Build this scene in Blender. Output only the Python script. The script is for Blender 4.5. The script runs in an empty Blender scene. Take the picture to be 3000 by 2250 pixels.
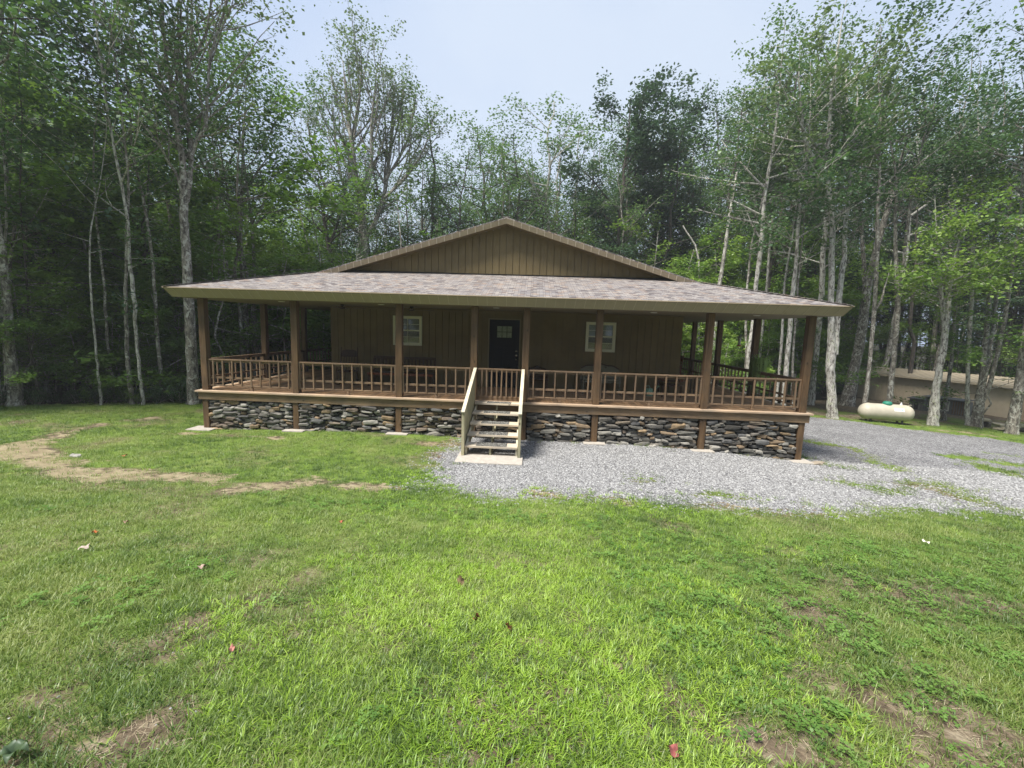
import bpy, math, random
import numpy as np
from mathutils import Vector, Matrix
R=math.radians
S=bpy.context.scene; COL=S.collection
# ---------------------------------------------------------------- camera, sky, sun, exposure
CF,CP,CR,CY,CH=1283.0,R(7.169),R(1.802),R(-2.436),1.8      # focal (px at 3000 wide), pitch, roll, yaw, height over the deck
fw=np.array([math.sin(CY)*math.cos(CP),math.cos(CY)*math.cos(CP),-math.sin(CP)])
rt=np.array([math.cos(CY),-math.sin(CY),0.]); up=np.cross(rt,fw)
r2=rt*math.cos(CR)+up*math.sin(CR); u2=-rt*math.sin(CR)+up*math.cos(CR)
cd=bpy.data.cameras.new('camera'); cam=bpy.data.objects.new('camera',cd); COL.objects.link(cam)
cd.sensor_width=36; cd.lens=36*CF/3000; cd.clip_end=1500; cd.clip_start=.05
M=Matrix([[r2[i],u2[i],-fw[i]] for i in range(3)]).to_4x4(); M.translation=Vector((0,0,CH)); cam.matrix_world=M
S.camera=cam
SUN_EL,SUN_AZ=R(62),R(230)                                     # azimuth clockwise from +Y
W=bpy.data.worlds.new('World'); S.world=W; W.use_nodes=True
nt=W.node_tree; nt.nodes.clear()
def wn(t,**k):
    n=nt.nodes.new(t)
    for a,b in k.items(): setattr(n,a,b)
    return n
sky=wn('ShaderNodeTexSky',sky_type='NISHITA',sun_disc=False,sun_elevation=SUN_EL,sun_rotation=SUN_AZ,air_density=1.0,dust_density=3.0,ozone_density=1.0)
tc=wn('ShaderNodeTexCoord'); nz=wn('ShaderNodeTexNoise'); nz.inputs['Scale'].default_value=1.3; nz.inputs['Detail'].default_value=5; nz.inputs['Roughness'].default_value=.45
rp=wn('ShaderNodeValToRGB'); rp.color_ramp.elements[0].position=.36; rp.color_ramp.elements[1].position=.66
rp.color_ramp.elements[0].color=(3.2,4.0,5.6,1); rp.color_ramp.elements[1].color=(4.6,5.2,6.1,1)
mx=wn('ShaderNodeMix',data_type='RGBA'); mx.inputs[0].default_value=.82
bg=wn('ShaderNodeBackground'); bg.inputs[1].default_value=.1; out=wn('ShaderNodeOutputWorld')
nt.links.new(tc.outputs['Generated'],nz.inputs['Vector']); nt.links.new(nz.outputs['Fac'],rp.inputs[0])
nt.links.new(sky.outputs[0],mx.inputs[6]); nt.links.new(rp.outputs[0],mx.inputs[7]); nt.links.new(mx.outputs[2],bg.inputs[0]); nt.links.new(bg.outputs[0],out.inputs[0])
sl=bpy.data.lights.new('sun','SUN'); sl.energy=5.0; sl.angle=R(20); sl.color=(1,.95,.86)
so=bpy.data.objects.new('sun',sl); COL.objects.link(so)
sd=Vector((math.sin(SUN_AZ)*math.cos(SUN_EL),math.cos(SUN_AZ)*math.cos(SUN_EL),math.sin(SUN_EL)))
so.rotation_euler=sd.to_track_quat('Z','Y').to_euler(); so.location=(0,0,40)
S.view_settings.view_transform='Standard'; S.view_settings.look='None'; S.view_settings.gamma=1; S.view_settings.exposure=.8
S.cycles.max_bounces=8; S.cycles.transmission_bounces=6
# ---------------------------------------------------------------- helpers
def ray(px,py): return fw+r2*(px-1500)/CF-u2*(py-1125)/CF
def at(px,py,Y):
    d=ray(px,py); t=Y/d[1]; return np.array([0,0,CH])+d*t
def at_x(px,py,X):
    d=ray(px,py); t=X/d[0]; return np.array([0,0,CH])+d*t
def pxof(p):
    d=np.array(p)-np.array([0,0,CH]); z=d@fw; return 1500+CF*(d@r2)/z,1125-CF*(d@u2)/z
rng=np.random.default_rng(7); rnd=random.Random(5)
def vnoise(x,y,seed=0):
    x=np.asarray(x,float); y=np.asarray(y,float)
    xi=np.floor(x).astype(np.int64); yi=np.floor(y).astype(np.int64); xf=x-xi; yf=y-yi
    def h(a,b):
        n=(a*374761393+b*668265263+seed*2147483629)&0xffffffff
        n=((n^(n>>13))*1274126177)&0xffffffff; return ((n^(n>>16))&0xffff)/65535.
    u=xf*xf*(3-2*xf); v=yf*yf*(3-2*yf)
    return (h(xi,yi)*(1-u)+h(xi+1,yi)*u)*(1-v)+(h(xi,yi+1)*(1-u)+h(xi+1,yi+1)*u)*v
def fbm(x,y,sc,seed=0,o=4):
    s=0;a=.5;t=0
    for i in range(o): s=s+a*vnoise(np.asarray(x)*sc*2**i+i*17,np.asarray(y)*sc*2**i+i*31,seed+i); t+=a; a*=.5
    return s/t
# terrain
TP=np.array([(0,-12,.7),(-12,-12,.7),(12,-12,.6),(0,0,.17),(-5,0,.17),(5,0,.17),(-12,1,.1),(12,1,0),(0,2,0.02),(0,4,-.33),(-6,4,-.3),(6,4,-.4),(0,6,-.68),(-7,6,-.62),(7,6,-.82),
 (-13,7,-.75),(13,7,-1.1),(-.8,8.8,-.9),(-8.3,10.7,-1.0),(-5.9,10.7,-.94),(-3.3,10.7,-.935),(1.6,10.7,-.945),(4.25,10.7,-1.02),(6.6,10.7,-1.2),(-12,9.5,-.88),(-12,14.5,-1.03),(-17,12.5,-1.0),(-24,9,-1.2),
 (-9,16,-1.15),(-15,19,-2.0),(-25,16,-2.2),(10,12.5,-1.32),(13.5,18,-1.6),(18,12,-1.6),(8.5,18,-1.5),(21,30,-2.05),(25,23,-2.05),(14,26,-1.8),(0,27,-1.7),(-10,27,-2.2),(-22,30,-3.2),(-5,40,-2.6),(15,40,-2.4),(35,38,-2.6),(35,10,-2.2),(-40,40,-3.2),(-40,5,-1.5)],float)
def _phi(r2_): return .5*r2_*np.log(r2_+1e-9)
_n=len(TP); _d=((TP[:,None,:2]-TP[None,:,:2])**2).sum(-1)
_A=np.zeros((_n+3,_n+3)); _A[:_n,:_n]=_phi(_d)+np.eye(_n)*.4; _A[:_n,_n]=1; _A[:_n,_n+1:]=TP[:,:2]; _A[_n,:_n]=1; _A[_n+1:,:_n]=TP[:,:2].T
_w=np.linalg.solve(_A,np.r_[TP[:,2],0,0,0])
def gz(x,y):
    x=np.asarray(x,float); y=np.asarray(y,float); sh=x.shape; x=x.ravel(); y=y.ravel()
    xc=np.clip(x,-42,42); yc=np.clip(y,-12,42)
    z=np.full(x.shape,_w[_n])+_w[_n+1]*xc+_w[_n+2]*yc
    for i in range(_n): z=z+_w[i]*_phi((xc-TP[i,0])**2+(yc-TP[i,1])**2)
    z=z+.05*(fbm(x,y,.35,3)-.5)+.02*(fbm(x,y,1.6,5)-.5)
    return z.reshape(sh)
def gzf(x,y): return float(gz(np.array([x]),np.array([y]))[0])
def at_g(px,py):
    d=ray(px,py); t=1.0; o=np.array([0,0,CH])
    for i in range(60):
        p=o+d*t; e=p[2]-gzf(p[0],p[1]); 
        if abs(e)<.002: break
        t+=e/(-d[2]+.02)*.7
        t=max(.5,min(t,80))
    return p
# materials
def mat(name): 
    m=bpy.data.materials.new(name); m.use_nodes=True; t=m.node_tree; b=t.nodes['Principled BSDF']; b.inputs['Roughness'].default_value=.7
    b.inputs['Specular IOR Level'].default_value=.3
    return m,t,b
def N(t,k,**kw):
    n=t.nodes.new(k)
    for a,b in kw.items():
        if a.startswith('i_'): n.inputs[a[2:].replace('_',' ')].default_value=b
        else: setattr(n,a,b)
    return n
def ramp(t,src,stops,interp='LINEAR'):
    r=t.nodes.new('ShaderNodeValToRGB'); e=r.color_ramp.elements; r.color_ramp.interpolation=interp
    while len(e)<len(stops): e.new(.5)
    for q,(p,c) in zip(e,stops): q.position=p; q.color=(*c,1) if len(c)==3 else c
    t.links.new(src,r.inputs[0]); return r.outputs[0]
def noise(t,vec,scale,detail=4,rough=.55,dist=0):
    n=N(t,'ShaderNodeTexNoise'); n.inputs['Scale'].default_value=scale; n.inputs['Detail'].default_value=detail; n.inputs['Roughness'].default_value=rough; n.inputs['Distortion'].default_value=dist
    if vec is not None: t.links.new(vec,n.inputs['Vector'])
    return n.outputs['Fac']
def mapping(t,scale,src='Object'):
    c=N(t,'ShaderNodeTexCoord'); m=N(t,'ShaderNodeMapping'); m.inputs['Scale'].default_value=scale; t.links.new(c.outputs[src],m.inputs[0]); return m.outputs[0]
def mixc(t,fac,a,b,mode='MIX'):
    m=N(t,'ShaderNodeMix',data_type='RGBA',blend_type=mode)
    for s,v in ((0,fac),(6,a),(7,b)):
        if hasattr(v,'links'): t.links.new(v,m.inputs[s])
        else: m.inputs[s].default_value=v if s==0 else (*v,1)
    return m.outputs[2]
def bump(t,b,h,st=.3,d=.02):
    n=N(t,'ShaderNodeBump'); n.inputs['Strength'].default_value=st; n.inputs['Distance'].default_value=d; t.links.new(h,n.inputs['Height']); t.links.new(n.outputs[0],b.inputs['Normal'])
def m_wood(name,axis,c1,c2,c3,rough=.75,cell=.14):
    m,t,b=mat(name); sc=[14,14,14]; sc[axis]=1.1
    v=mapping(t,sc); n1=noise(t,v,1.6,6,.6,.6); v2=mapping(t,[1.3]*3); n2=noise(t,v2,1.5,3)
    base=ramp(t,n1,[(.3,c1),(.5,c2),(.72,c3)])
    k=mapping(t,[3.2 if i!=axis else 1.6 for i in range(3)]); vo=N(t,'ShaderNodeTexVoronoi'); vo.inputs['Scale'].default_value=1.6; t.links.new(k,vo.inputs['Vector'])
    kn=ramp(t,vo.outputs['Distance'],[(.05,(.25,.25,.25)),(.11,(1,1,1))])
    c=mixc(t,1.0,base,ramp(t,n2,[(.3,(.72,.74,.78)),(.7,(1.15,1.1,1.05))]),'MULTIPLY'); c=mixc(t,1.0,c,kn,'MULTIPLY')
    t.links.new(c,b.inputs['Base Color']); b.inputs['Roughness'].default_value=rough; bump(t,b,n1,.35,.004); return m
MW={}
for nm,ax in (('x',0),('y',1),('z',2)):
    MW['rail'+nm]=m_wood('weathered rail wood '+nm,ax,(.12,.08,.048),(.18,.122,.075),(.26,.185,.12))
MW['post']=m_wood('brown post wood',2,(.06,.036,.018),(.105,.064,.032),(.155,.10,.053))
MW['band']=m_wood('band board wood',0,(.13,.088,.05),(.20,.138,.082),(.28,.20,.125))
MW['nose']=m_wood('pale nosing wood',0,(.30,.22,.15),(.40,.30,.21),(.46,.36,.26))
MW['nosey']=m_wood('pale nosing wood side',1,(.42,.33,.24),(.52,.42,.31),(.58,.48,.37))
MW['tread']=m_wood('tread wood',0,(.42,.36,.27),(.53,.46,.36),(.58,.52,.42))
MW['stairside']=m_wood('grey green stair wood',2,(.24,.22,.13),(.33,.31,.20),(.42,.40,.28))
MW['cap']=m_wood('pale cap wood',1,(.42,.38,.27),(.52,.48,.36),(.58,.54,.42))
MW['kennel']=m_wood('grey kennel wood',2,(.11,.11,.10),(.16,.16,.15),(.22,.22,.2))
MW['dark']=m_wood('dark chair wood',2,(.03,.014,.008),(.05,.022,.012),(.075,.034,.018),.4)
MW['red']=m_wood('red brown bench wood',0,(.12,.035,.015),(.17,.05,.022),(.22,.07,.03),.35)
def m_deck():
    m,t,b=mat('decking'); c=N(t,'ShaderNodeTexCoord'); s=N(t,'ShaderNodeSeparateXYZ'); t.links.new(c.outputs['Object'],s.inputs[0])
    d=N(t,'ShaderNodeMath',operation='DIVIDE'); d.inputs[1].default_value=.142; t.links.new(s.outputs[0],d.inputs[0])
    f=N(t,'ShaderNodeMath',operation='FLOOR'); t.links.new(d.outputs[0],f.inputs[0]); wn_=N(t,'ShaderNodeTexWhiteNoise',noise_dimensions='1D'); t.links.new(f.outputs[0],wn_.inputs['W'])
    v=mapping(t,[14,1.1,14]); n1=noise(t,v,1.6,6,.6,.5)
    base=ramp(t,n1,[(.3,(.25,.15,.085)),(.5,(.37,.235,.135)),(.72,(.48,.33,.2))]); tone=ramp(t,wn_.outputs['Value'],[(0,(.7,.7,.72)),(1,(1.2,1.15,1.1))])
    t.links.new(mixc(t,1.0,base,tone,'MULTIPLY'),b.inputs['Base Color']); bump(t,b,n1,.3,.004); return m
MW['deck']=m_deck()
def m_plain(name,c,rough=.6,var=.12,scale=6,bumpst=.1,metal=0,spec=.3):
    m,t,b=mat(name); v=mapping(t,[1,1,1]); n=noise(t,v,scale,5,.6)
    t.links.new(ramp(t,n,[(.25,tuple(x*(1-var) for x in c)),(.75,tuple(min(1,x*(1+var)) for x in c))]),b.inputs['Base Color'])
    b.inputs['Roughness'].default_value=rough; b.inputs['Metallic'].default_value=metal; b.inputs['Specular IOR Level'].default_value=spec
    if bumpst: bump(t,b,noise(t,v,scale*8,3),bumpst,.003)
    return m
MT={}
MT['siding']=m_plain('tan siding',(.15,.112,.052),.75,.2,1.4,.25)
MT['fascia']=m_plain('shade toned olive tan metal',(.27,.225,.14),.5,.08,4,.02)  # same metal as the rake; shade on its tilt is put into the colour
MT['rake']=m_plain('tan metal rake',(.36,.29,.2),.5,.1,5,.02)  # same metal as the fascia, toned lighter as the better lit part
MT['soffit']=m_plain('tan soffit',(.2,.17,.12),.7,.06,3,.02)
MT['white']=m_plain('white vinyl',(.62,.62,.52),.45,.05,5,0)
MT['black']=m_plain('near black paint',(.005,.006,.009),.6,.2,6,0,0,.12)
MT['painted_dark']=m_plain('painted shade fill',(.02,.018,.015),.9,.2,6,0)  # near black colour standing in for shade in openings and stone gaps
MT['concrete']=m_plain('pale concrete',(.36,.33,.29),.85,.18,9,.5)
MT['blackmetal']=m_plain('black metal',(.02,.02,.02),.4,.2,8,0)
MT['tank']=m_plain('cream tank paint',(.42,.385,.31),.5,.16,2.5,.05)
MT['green']=m_plain('green plastic',(.025,.19,.13),.45,.1,8,0)
MT['brightwhite']=m_plain('bright white',(.75,.75,.75),.5,.04,8,0)
MT['blue']=m_plain('blue print',(.05,.16,.38),.6,.04,8,0)
MT['paleblue']=m_plain('pale blue print',(.3,.55,.72),.6,.04,8,0)
MT['brass']=m_plain('nickel',(.55,.53,.48),.25,.05,8,0,1)
MT['redplastic']=m_plain('red plastic',(.45,.12,.09),.5,.05,8,0)
MT['canplastic']=m_plain('pale green plastic',(.20,.33,.24),.5,.05,8,0)
MT['pot']=m_plain('brown pot',(.08,.04,.02),.6,.1,8,0)
MT['shedwall']=m_plain('shed siding',(.5,.425,.31),.75,.1,2,.2)
MT['sheddoor']=m_plain('shed door siding',(.33,.26,.18),.75,.1,2,.2)
MT['shedroof']=m_plain('shed metal roof',(.34,.29,.215),.45,.08,1.5,.02)
MT['stone2']=m_plain('tan rock',(.27,.23,.16),.85,.35,5,.9)
MT['log']=m_plain('dark log',(.05,.045,.035),.9,.4,6,.9)
MT['blind']=m_plain('green grey blind',(.15,.18,.11),.6,.1,5,0)
def m_shingle():
    m,t,b=mat('architectural shingles'); c=N(t,'ShaderNodeTexCoord')
    def brick(src,rh,bw,off):
        q=N(t,'ShaderNodeTexBrick'); q.offset=off; q.inputs['Scale'].default_value=1; q.inputs['Mortar Size'].default_value=.006; q.inputs['Mortar Smooth'].default_value=.3
        q.inputs['Brick Width'].default_value=bw; q.inputs['Row Height'].default_value=rh; q.inputs['Color1'].default_value=(0,0,0,1); q.inputs['Color2'].default_value=(1,1,1,1); q.inputs['Mortar'].default_value=(.5,.5,.5,1)
        t.links.new(src,q.inputs['Vector']); return q
    a=N(t,'ShaderNodeAttribute',attribute_name='roofuv')
    q=brick(a.outputs['Vector'],.09,.15,.37)
    col=ramp(t,q.outputs['Color'],[(0,(.13,.115,.12)),(.14,(.26,.24,.235)),(.32,(.31,.25,.215)),(.42,(.27,.26,.27)),(.6,(.35,.33,.32)),(.75,(.22,.21,.215)),(.88,(.33,.31,.30)),(1,(.15,.14,.15))],'CONSTANT')
    n=noise(t,a.outputs['Vector'],60,3); n2=noise(t,a.outputs['Vector'],.5,3)
    col=mixc(t,1.0,col,ramp(t,n,[(.3,(.56,.55,.53)),(.7,(.94,.91,.87))]),'MULTIPLY'); col=mixc(t,1.0,col,ramp(t,n2,[(.3,(.9,.9,.92)),(.7,(1.08,1.06,1.04))]),'MULTIPLY')
    col=mixc(t,q.outputs['Fac'],col,(.06,.05,.05))
    t.links.new(col,b.inputs['Base Color']); b.inputs['Roughness'].default_value=.85
    # saw-tooth height of overlapping courses
    s=N(t,'ShaderNodeSeparateXYZ'); t.links.new(a.outputs['Vector'],s.inputs[0]); d=N(t,'ShaderNodeMath',operation='DIVIDE'); d.inputs[1].default_value=.09; t.links.new(s.outputs[1],d.inputs[0])
    f=N(t,'ShaderNodeMath',operation='FRACT'); t.links.new(d.outputs[0],f.inputs[0]); iv=N(t,'ShaderNodeMath',operation='SUBTRACT'); iv.inputs[0].default_value=1; t.links.new(f.outputs[0],iv.inputs[1])
    bump(t,b,iv.outputs[0],.6,.012); return m
MT['shingle']=m_shingle()
def m_attr(name,attr,rough,sc,bst,spec=.2,bd=.006):
    m,t,b=mat(name); a=N(t,'ShaderNodeAttribute',attribute_name=attr); v=mapping(t,[1,1,1]); n=noise(t,v,sc,6,.65); n2=noise(t,v,sc*6,4,.6)
    c=mixc(t,1.0,a.outputs['Color'],ramp(t,n,[(.25,(.6,.6,.6)),(.75,(1.4,1.38,1.34))]),'MULTIPLY')
    t.links.new(c,b.inputs['Base Color']); b.inputs['Roughness'].default_value=rough; b.inputs['Specular IOR Level'].default_value=spec; bump(t,b,n2,bst,bd); return m
MT['stone']=m_attr('field stone','col',.8,9,.9)
def m_bark(name,a,b_,c,lich,th=.62):
    m,t,b=mat(name); v=mapping(t,[1,1,.35]); n=noise(t,v,13,8,.74,.5); n2=noise(t,v,40,4,.6); vo=noise(t,mapping(t,[1,1,.7]),5.5,5,.7,1.2)
    col=ramp(t,n,[(.40,a),(.5,b_),(.60,c)]); col=mixc(t,ramp(t,vo,[(th-.04,(0,0,0)),(th+.03,(1,1,1))]),col,lich)
    mv=mapping(t,[1,1,5]); mk=noise(t,mv,6,4,.6); col=mixc(t,ramp(t,mk,[(.62,(0,0,0)),(.68,(1,1,1))]),col,a)
    t.links.new(col,b.inputs['Base Color']); b.inputs['Roughness'].default_value=.9
    ad=N(t,'ShaderNodeMath',operation='ADD'); t.links.new(n,ad.inputs[0]); t.links.new(n2,ad.inputs[1]); bump(t,b,ad.outputs[0],.8,.03); return m
MB_={'birch':m_bark('pale flaking bark',(.09,.078,.066),(.40,.38,.34),(.60,.58,.53),(.42,.45,.30),.62),
     'grey':m_bark('grey mottled bark',(.06,.052,.045),(.19,.17,.145),(.31,.285,.245),(.48,.47,.42),.565),
     'dark':m_bark('dark bark',(.03,.026,.022),(.07,.06,.05),(.11,.095,.08),(.17,.17,.14),.66)}
def m_leaf(name,ca,cb,cc,trans=.35,sc=.9,attr=None):
    m,t,b=mat(name); t.nodes.remove(b); o=t.nodes['Material Output']
    oi=N(t,'ShaderNodeObjectInfo'); g=N(t,'ShaderNodeNewGeometry')
    n=noise(t,g.outputs['Position'],sc,2,.5)
    a=N(t,'ShaderNodeMath',operation='MULTIPLY_ADD'); a.inputs[1].default_value=.35; t.links.new(oi.outputs['Random'],a.inputs[0]); t.links.new(n,a.inputs[2])
    s=N(t,'ShaderNodeMath',operation='SUBTRACT'); s.inputs[1].default_value=.17; t.links.new(a.outputs[0],s.inputs[0]); src=s.outputs[0]
    if attr:
        at_=N(t,'ShaderNodeAttribute',attribute_name=attr,attribute_type='INSTANCER'); src=at_.outputs['Fac']
    lr=N(t,'ShaderNodeAttribute',attribute_name='lr'); k=N(t,'ShaderNodeMath',operation='MULTIPLY_ADD'); k.inputs[1].default_value=.3; t.links.new(lr.outputs['Fac'],k.inputs[0]); t.links.new(src,k.inputs[2])
    s2=N(t,'ShaderNodeMath',operation='SUBTRACT'); s2.inputs[1].default_value=.15; t.links.new(k.outputs[0],s2.inputs[0])
    col=ramp(t,s2.outputs[0],[(.25,ca),(.5,cb),(.78,cc)])
    d=N(t,'ShaderNodeBsdfDiffuse'); tr=N(t,'ShaderNodeBsdfTranslucent'); gl=N(t,'ShaderNodeBsdfGlossy'); gl.inputs['Roughness'].default_value=.45; gl.inputs['Color'].default_value=(.9,.95,1,1)
    t.links.new(col,d.inputs[0]); tcol=mixc(t,1.0,col,(1.1,1.22,.7),'MULTIPLY'); t.links.new(tcol,tr.inputs[0])
    m1=N(t,'ShaderNodeMixShader'); m1.inputs[0].default_value=trans; t.links.new(d.outputs[0],m1.inputs[1]); t.links.new(tr.outputs[0],m1.inputs[2])
    m2=N(t,'ShaderNodeMixShader'); m2.inputs[0].default_value=.025; t.links.new(m1.outputs[0],m2.inputs[1]); t.links.new(gl.outputs[0],m2.inputs[2]); t.links.new(m2.outputs[0],o.inputs[0]); return m
ML={'wood':m_leaf('forest leaves',(.045,.09,.042),(.075,.14,.058),(.13,.205,.075)),
    'open':m_leaf('open grown leaves',(.07,.11,.055),(.11,.16,.075),(.16,.21,.10)),
    'bright':m_leaf('yellow green maple leaves',(.08,.15,.03),(.14,.24,.045),(.22,.31,.07)),  # lighter yellow green tone of the understory maples
    'spider':m_leaf('spider plant leaves',(.2,.3,.09),(.32,.42,.14),(.48,.54,.26)),
    'deep':m_leaf('dark blue green leaves',(.03,.06,.04),(.05,.09,.055),(.075,.12,.07))}
# ---------------------------------------------------------------- mesh collector
class MB:
    def __init__(s): s.v=[];s.f=[];s.c=[];s.n=0;s.mi=[]
    def add(s,v,f,col=None,mi=0):
        v=np.asarray(v,float); s.v.append(v); s.f+= [tuple(int(i)+s.n for i in q) for q in f]; s.mi+=[mi]*len(f)
        if col is not None: s.c+= [col]*len(v)
        s.n+=len(v); return s
    def box(s,a,b,M=None,col=None,mi=0):
        x0,y0,z0=a; x1,y1,z1=b
        v=np.array([(x0,y0,z0),(x1,y0,z0),(x1,y1,z0),(x0,y1,z0),(x0,y0,z1),(x1,y0,z1),(x1,y1,z1),(x0,y1,z1)],float)
        if M is not None: v=v@np.array(M.to_3x3()).T+np.array(M.translation)
        return s.add(v,[(0,3,2,1),(4,5,6,7),(0,1,5,4),(1,2,6,5),(2,3,7,6),(3,0,4,7)],col,mi)
    def beam(s,p,q,w,h,upv=(0,0,1),mi=0):          # bar with rectangular section from p to q
        p=np.array(p,float);q=np.array(q,float);d=q-p;d/=np.linalg.norm(d);u=np.array(upv,float);r=np.cross(d,u);r/=np.linalg.norm(r);u=np.cross(r,d)
        c=[(-1,-1),(1,-1),(1,1),(-1,1)]; v=[p+r*a*w/2+u*b*h/2 for a,b in c]+[q+r*a*w/2+u*b*h/2 for a,b in c]
        return s.add(v,[(3,2,1,0),(4,5,6,7),(0,1,5,4),(1,2,6,5),(2,3,7,6),(3,0,4,7)],None,mi)
    def tube(s,pts,rad,n=8,cap=True,mi=0,rough=0):
        pts=np.asarray(pts,float); k=len(pts); rad=np.broadcast_to(rad,(k,)); V=[]
        d=np.gradient(pts,axis=0); d/=np.linalg.norm(d,axis=1)[:,None]+1e-9
        a=np.array([1,0,0]) if abs(d[0][0])<.8 else np.array([0,1,0])
        for i in range(k):
            x=a-d[i]*np.dot(a,d[i]); x/=np.linalg.norm(x); y=np.cross(d[i],x); a=x
            th=np.arange(n)*2*np.pi/n; rr=rad[i]*(1+rough*(rng.random(n)-.5)) if rough else rad[i]*np.ones(n)
            V.append(pts[i]+np.outer(np.cos(th)*rr,x)+np.outer(np.sin(th)*rr,y))
        F=[(i*n+j,i*n+(j+1)%n,(i+1)*n+(j+1)%n,(i+1)*n+j) for i in range(k-1) for j in range(n)]
        if cap: F+=[tuple(range(n))[::-1],tuple((k-1)*n+j for j in range(n))]
        return s.add(np.concatenate(V),F,None,mi)
    def prism(s,poly,d,mi=0):                       # polygon (3D, planar) extruded by vector d
        p=np.asarray(poly,float); k=len(p); v=np.concatenate([p,p+np.array(d,float)])
        return s.add(v,[tuple(range(k)),tuple(range(k,2*k))[::-1]]+[(i,i+k,(i+1)%k+k,(i+1)%k) for i in range(k)],None,mi)
    def lathe(s,prof,c,n=20,axis=2,mi=0):
        pr=np.array(prof,float); th=np.arange(n)*2*np.pi/n; V=[]
        for r_,h in pr:
            a=np.stack([np.cos(th)*r_,np.sin(th)*r_,np.full(n,h)],1); V.append(a)
        V=np.concatenate(V); 
        if axis==0: V=V[:,[2,0,1]]
        if axis==1: V=V[:,[1,2,0]]
        V=V+np.array(c,float); k=len(pr)
        F=[(i*n+j,i*n+(j+1)%n,(i+1)*n+(j+1)%n,(i+1)*n+j) for i in range(k-1) for j in range(n)]+[tuple(range(n))[::-1],tuple((k-1)*n+j for j in range(n))]
        return s.add(V,F,None,mi)
    def build(s,name,m,parent=None,smooth=False,bevel=0):
        me=bpy.data.meshes.new(name); V=np.concatenate(s.v); me.from_pydata(V.tolist(),[],s.f)
        for x in (m if isinstance(m,(list,tuple)) else [m]): me.materials.append(x)
        if any(s.mi): me.polygons.foreach_set('material_index',s.mi)
        if s.c:
            a=me.attributes.new('col','FLOAT_COLOR','POINT'); a.data.foreach_set('color',np.array([(*c,1) for c in s.c],float).ravel())
        if smooth: me.polygons.foreach_set('use_smooth',[True]*len(me.polygons))
        me.validate(); o=bpy.data.objects.new(name,me); COL.objects.link(o)
        if parent is not None:
            o.parent=parent
        if bevel:
            b=o.modifiers.new('bevel','BEVEL'); b.width=bevel; b.segments=2; b.limit_method='ANGLE'
        return o
def tag(o,label=None,cat=None,group=None,kind=None):
    for k,v in (('label',label),('category',cat),('group',group),('kind',kind)):
        if v: o[k]=v
    return o
def empty(name,loc=(0,0,0),rz=0):
    o=bpy.data.objects.new(name,None); o.location=loc; o.rotation_euler.z=rz; o.empty_display_size=.2; COL.objects.link(o); return o
def arrmesh(name,V,F,mats,attrs=None,smooth=False):
    """V (n,3), F (m,k) int arrays -> mesh"""
    me=bpy.data.meshes.new(name); k=F.shape[1]; me.vertices.add(len(V)); me.vertices.foreach_set('co',V.astype(np.float32).ravel())
    me.loops.add(F.size); me.loops.foreach_set('vertex_index',F.astype(np.int32).ravel()); me.polygons.add(len(F)); me.polygons.foreach_set('loop_start',np.arange(0,F.size,k,dtype=np.int32))
    if smooth: me.polygons.foreach_set('use_smooth',np.ones(len(F),bool))
    for m in mats: me.materials.append(m)
    me.update(calc_edges=True)
    for nme,(typ,dom,data) in (attrs or {}).items():
        a=me.attributes.new(nme,typ,dom); a.data.foreach_set('value' if typ in('FLOAT','INT') else 'vector' if typ=='FLOAT_VECTOR' else 'color',np.asarray(data).ravel())
    return me
# faint summer haze between the trees
hm=bpy.data.materials.new('summer haze'); hm.use_nodes=True; ht=hm.node_tree; ht.nodes.clear(); ho=ht.nodes.new('ShaderNodeOutputMaterial'); hv=ht.nodes.new('ShaderNodeVolumePrincipled')
hv.inputs['Color'].default_value=(.9,.95,1,1); hv.inputs['Density'].default_value=.0012; hv.inputs['Anisotropy'].default_value=.2; ht.links.new(hv.outputs[0],ho.inputs['Volume'])
hme=bpy.data.meshes.new('haze'); x_,y0_,y1_,z0_,z1_=75,-45,80,-9,30
hme.from_pydata([(-x_,y0_,z0_),(x_,y0_,z0_),(x_,y1_,z0_),(-x_,y1_,z0_),(-x_,y0_,z1_),(x_,y0_,z1_),(x_,y1_,z1_),(-x_,y1_,z1_)],[],[(0,3,2,1),(4,5,6,7),(0,1,5,4),(1,2,6,5),(2,3,7,6),(3,0,4,7)]); hme.materials.append(hm)
hz=bpy.data.objects.new('haze',hme); COL.objects.link(hz); hz['kind']='stuff'
# ---------------------------------------------------------------- ground zones
def segd(x,y,a,b):
    a=np.array(a);b=np.array(b);d=b-a;t=np.clip(((x-a[0])*d[0]+(y-a[1])*d[1])/(d@d+1e-9),0,1)
    return np.hypot(x-a[0]-t*d[0],y-a[1]-t*d[1])
def sdpoly(x,y,P):
    ins=np.zeros(x.shape,bool); dm=np.full(x.shape,1e9)
    for i in range(len(P)):
        a,b=P[i-1],P[i]; dm=np.minimum(dm,segd(x,y,a,b))
        c=((a[1]>y)!=(b[1]>y)); xx=(b[0]-a[0])*(y-a[1])/((b[1]-a[1])+1e-12)+a[0]; ins^=c&(x<xx)
    return np.where(ins,dm,-dm)
g2=lambda px,py:tuple(at_g(px,py)[:2])
near=[g2(*p) for p in [(1215,1420),(1330,1440),(1480,1455),(1700,1462),(1950,1478),(2250,1488),(2520,1497),(2700,1495),(2890,1500),(3000,1512)]]
far=[g2(*p) for p in [(3000,1300),(2900,1283),(2760,1270),(2600,1250),(2480,1233),(2365,1220)]]
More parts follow.
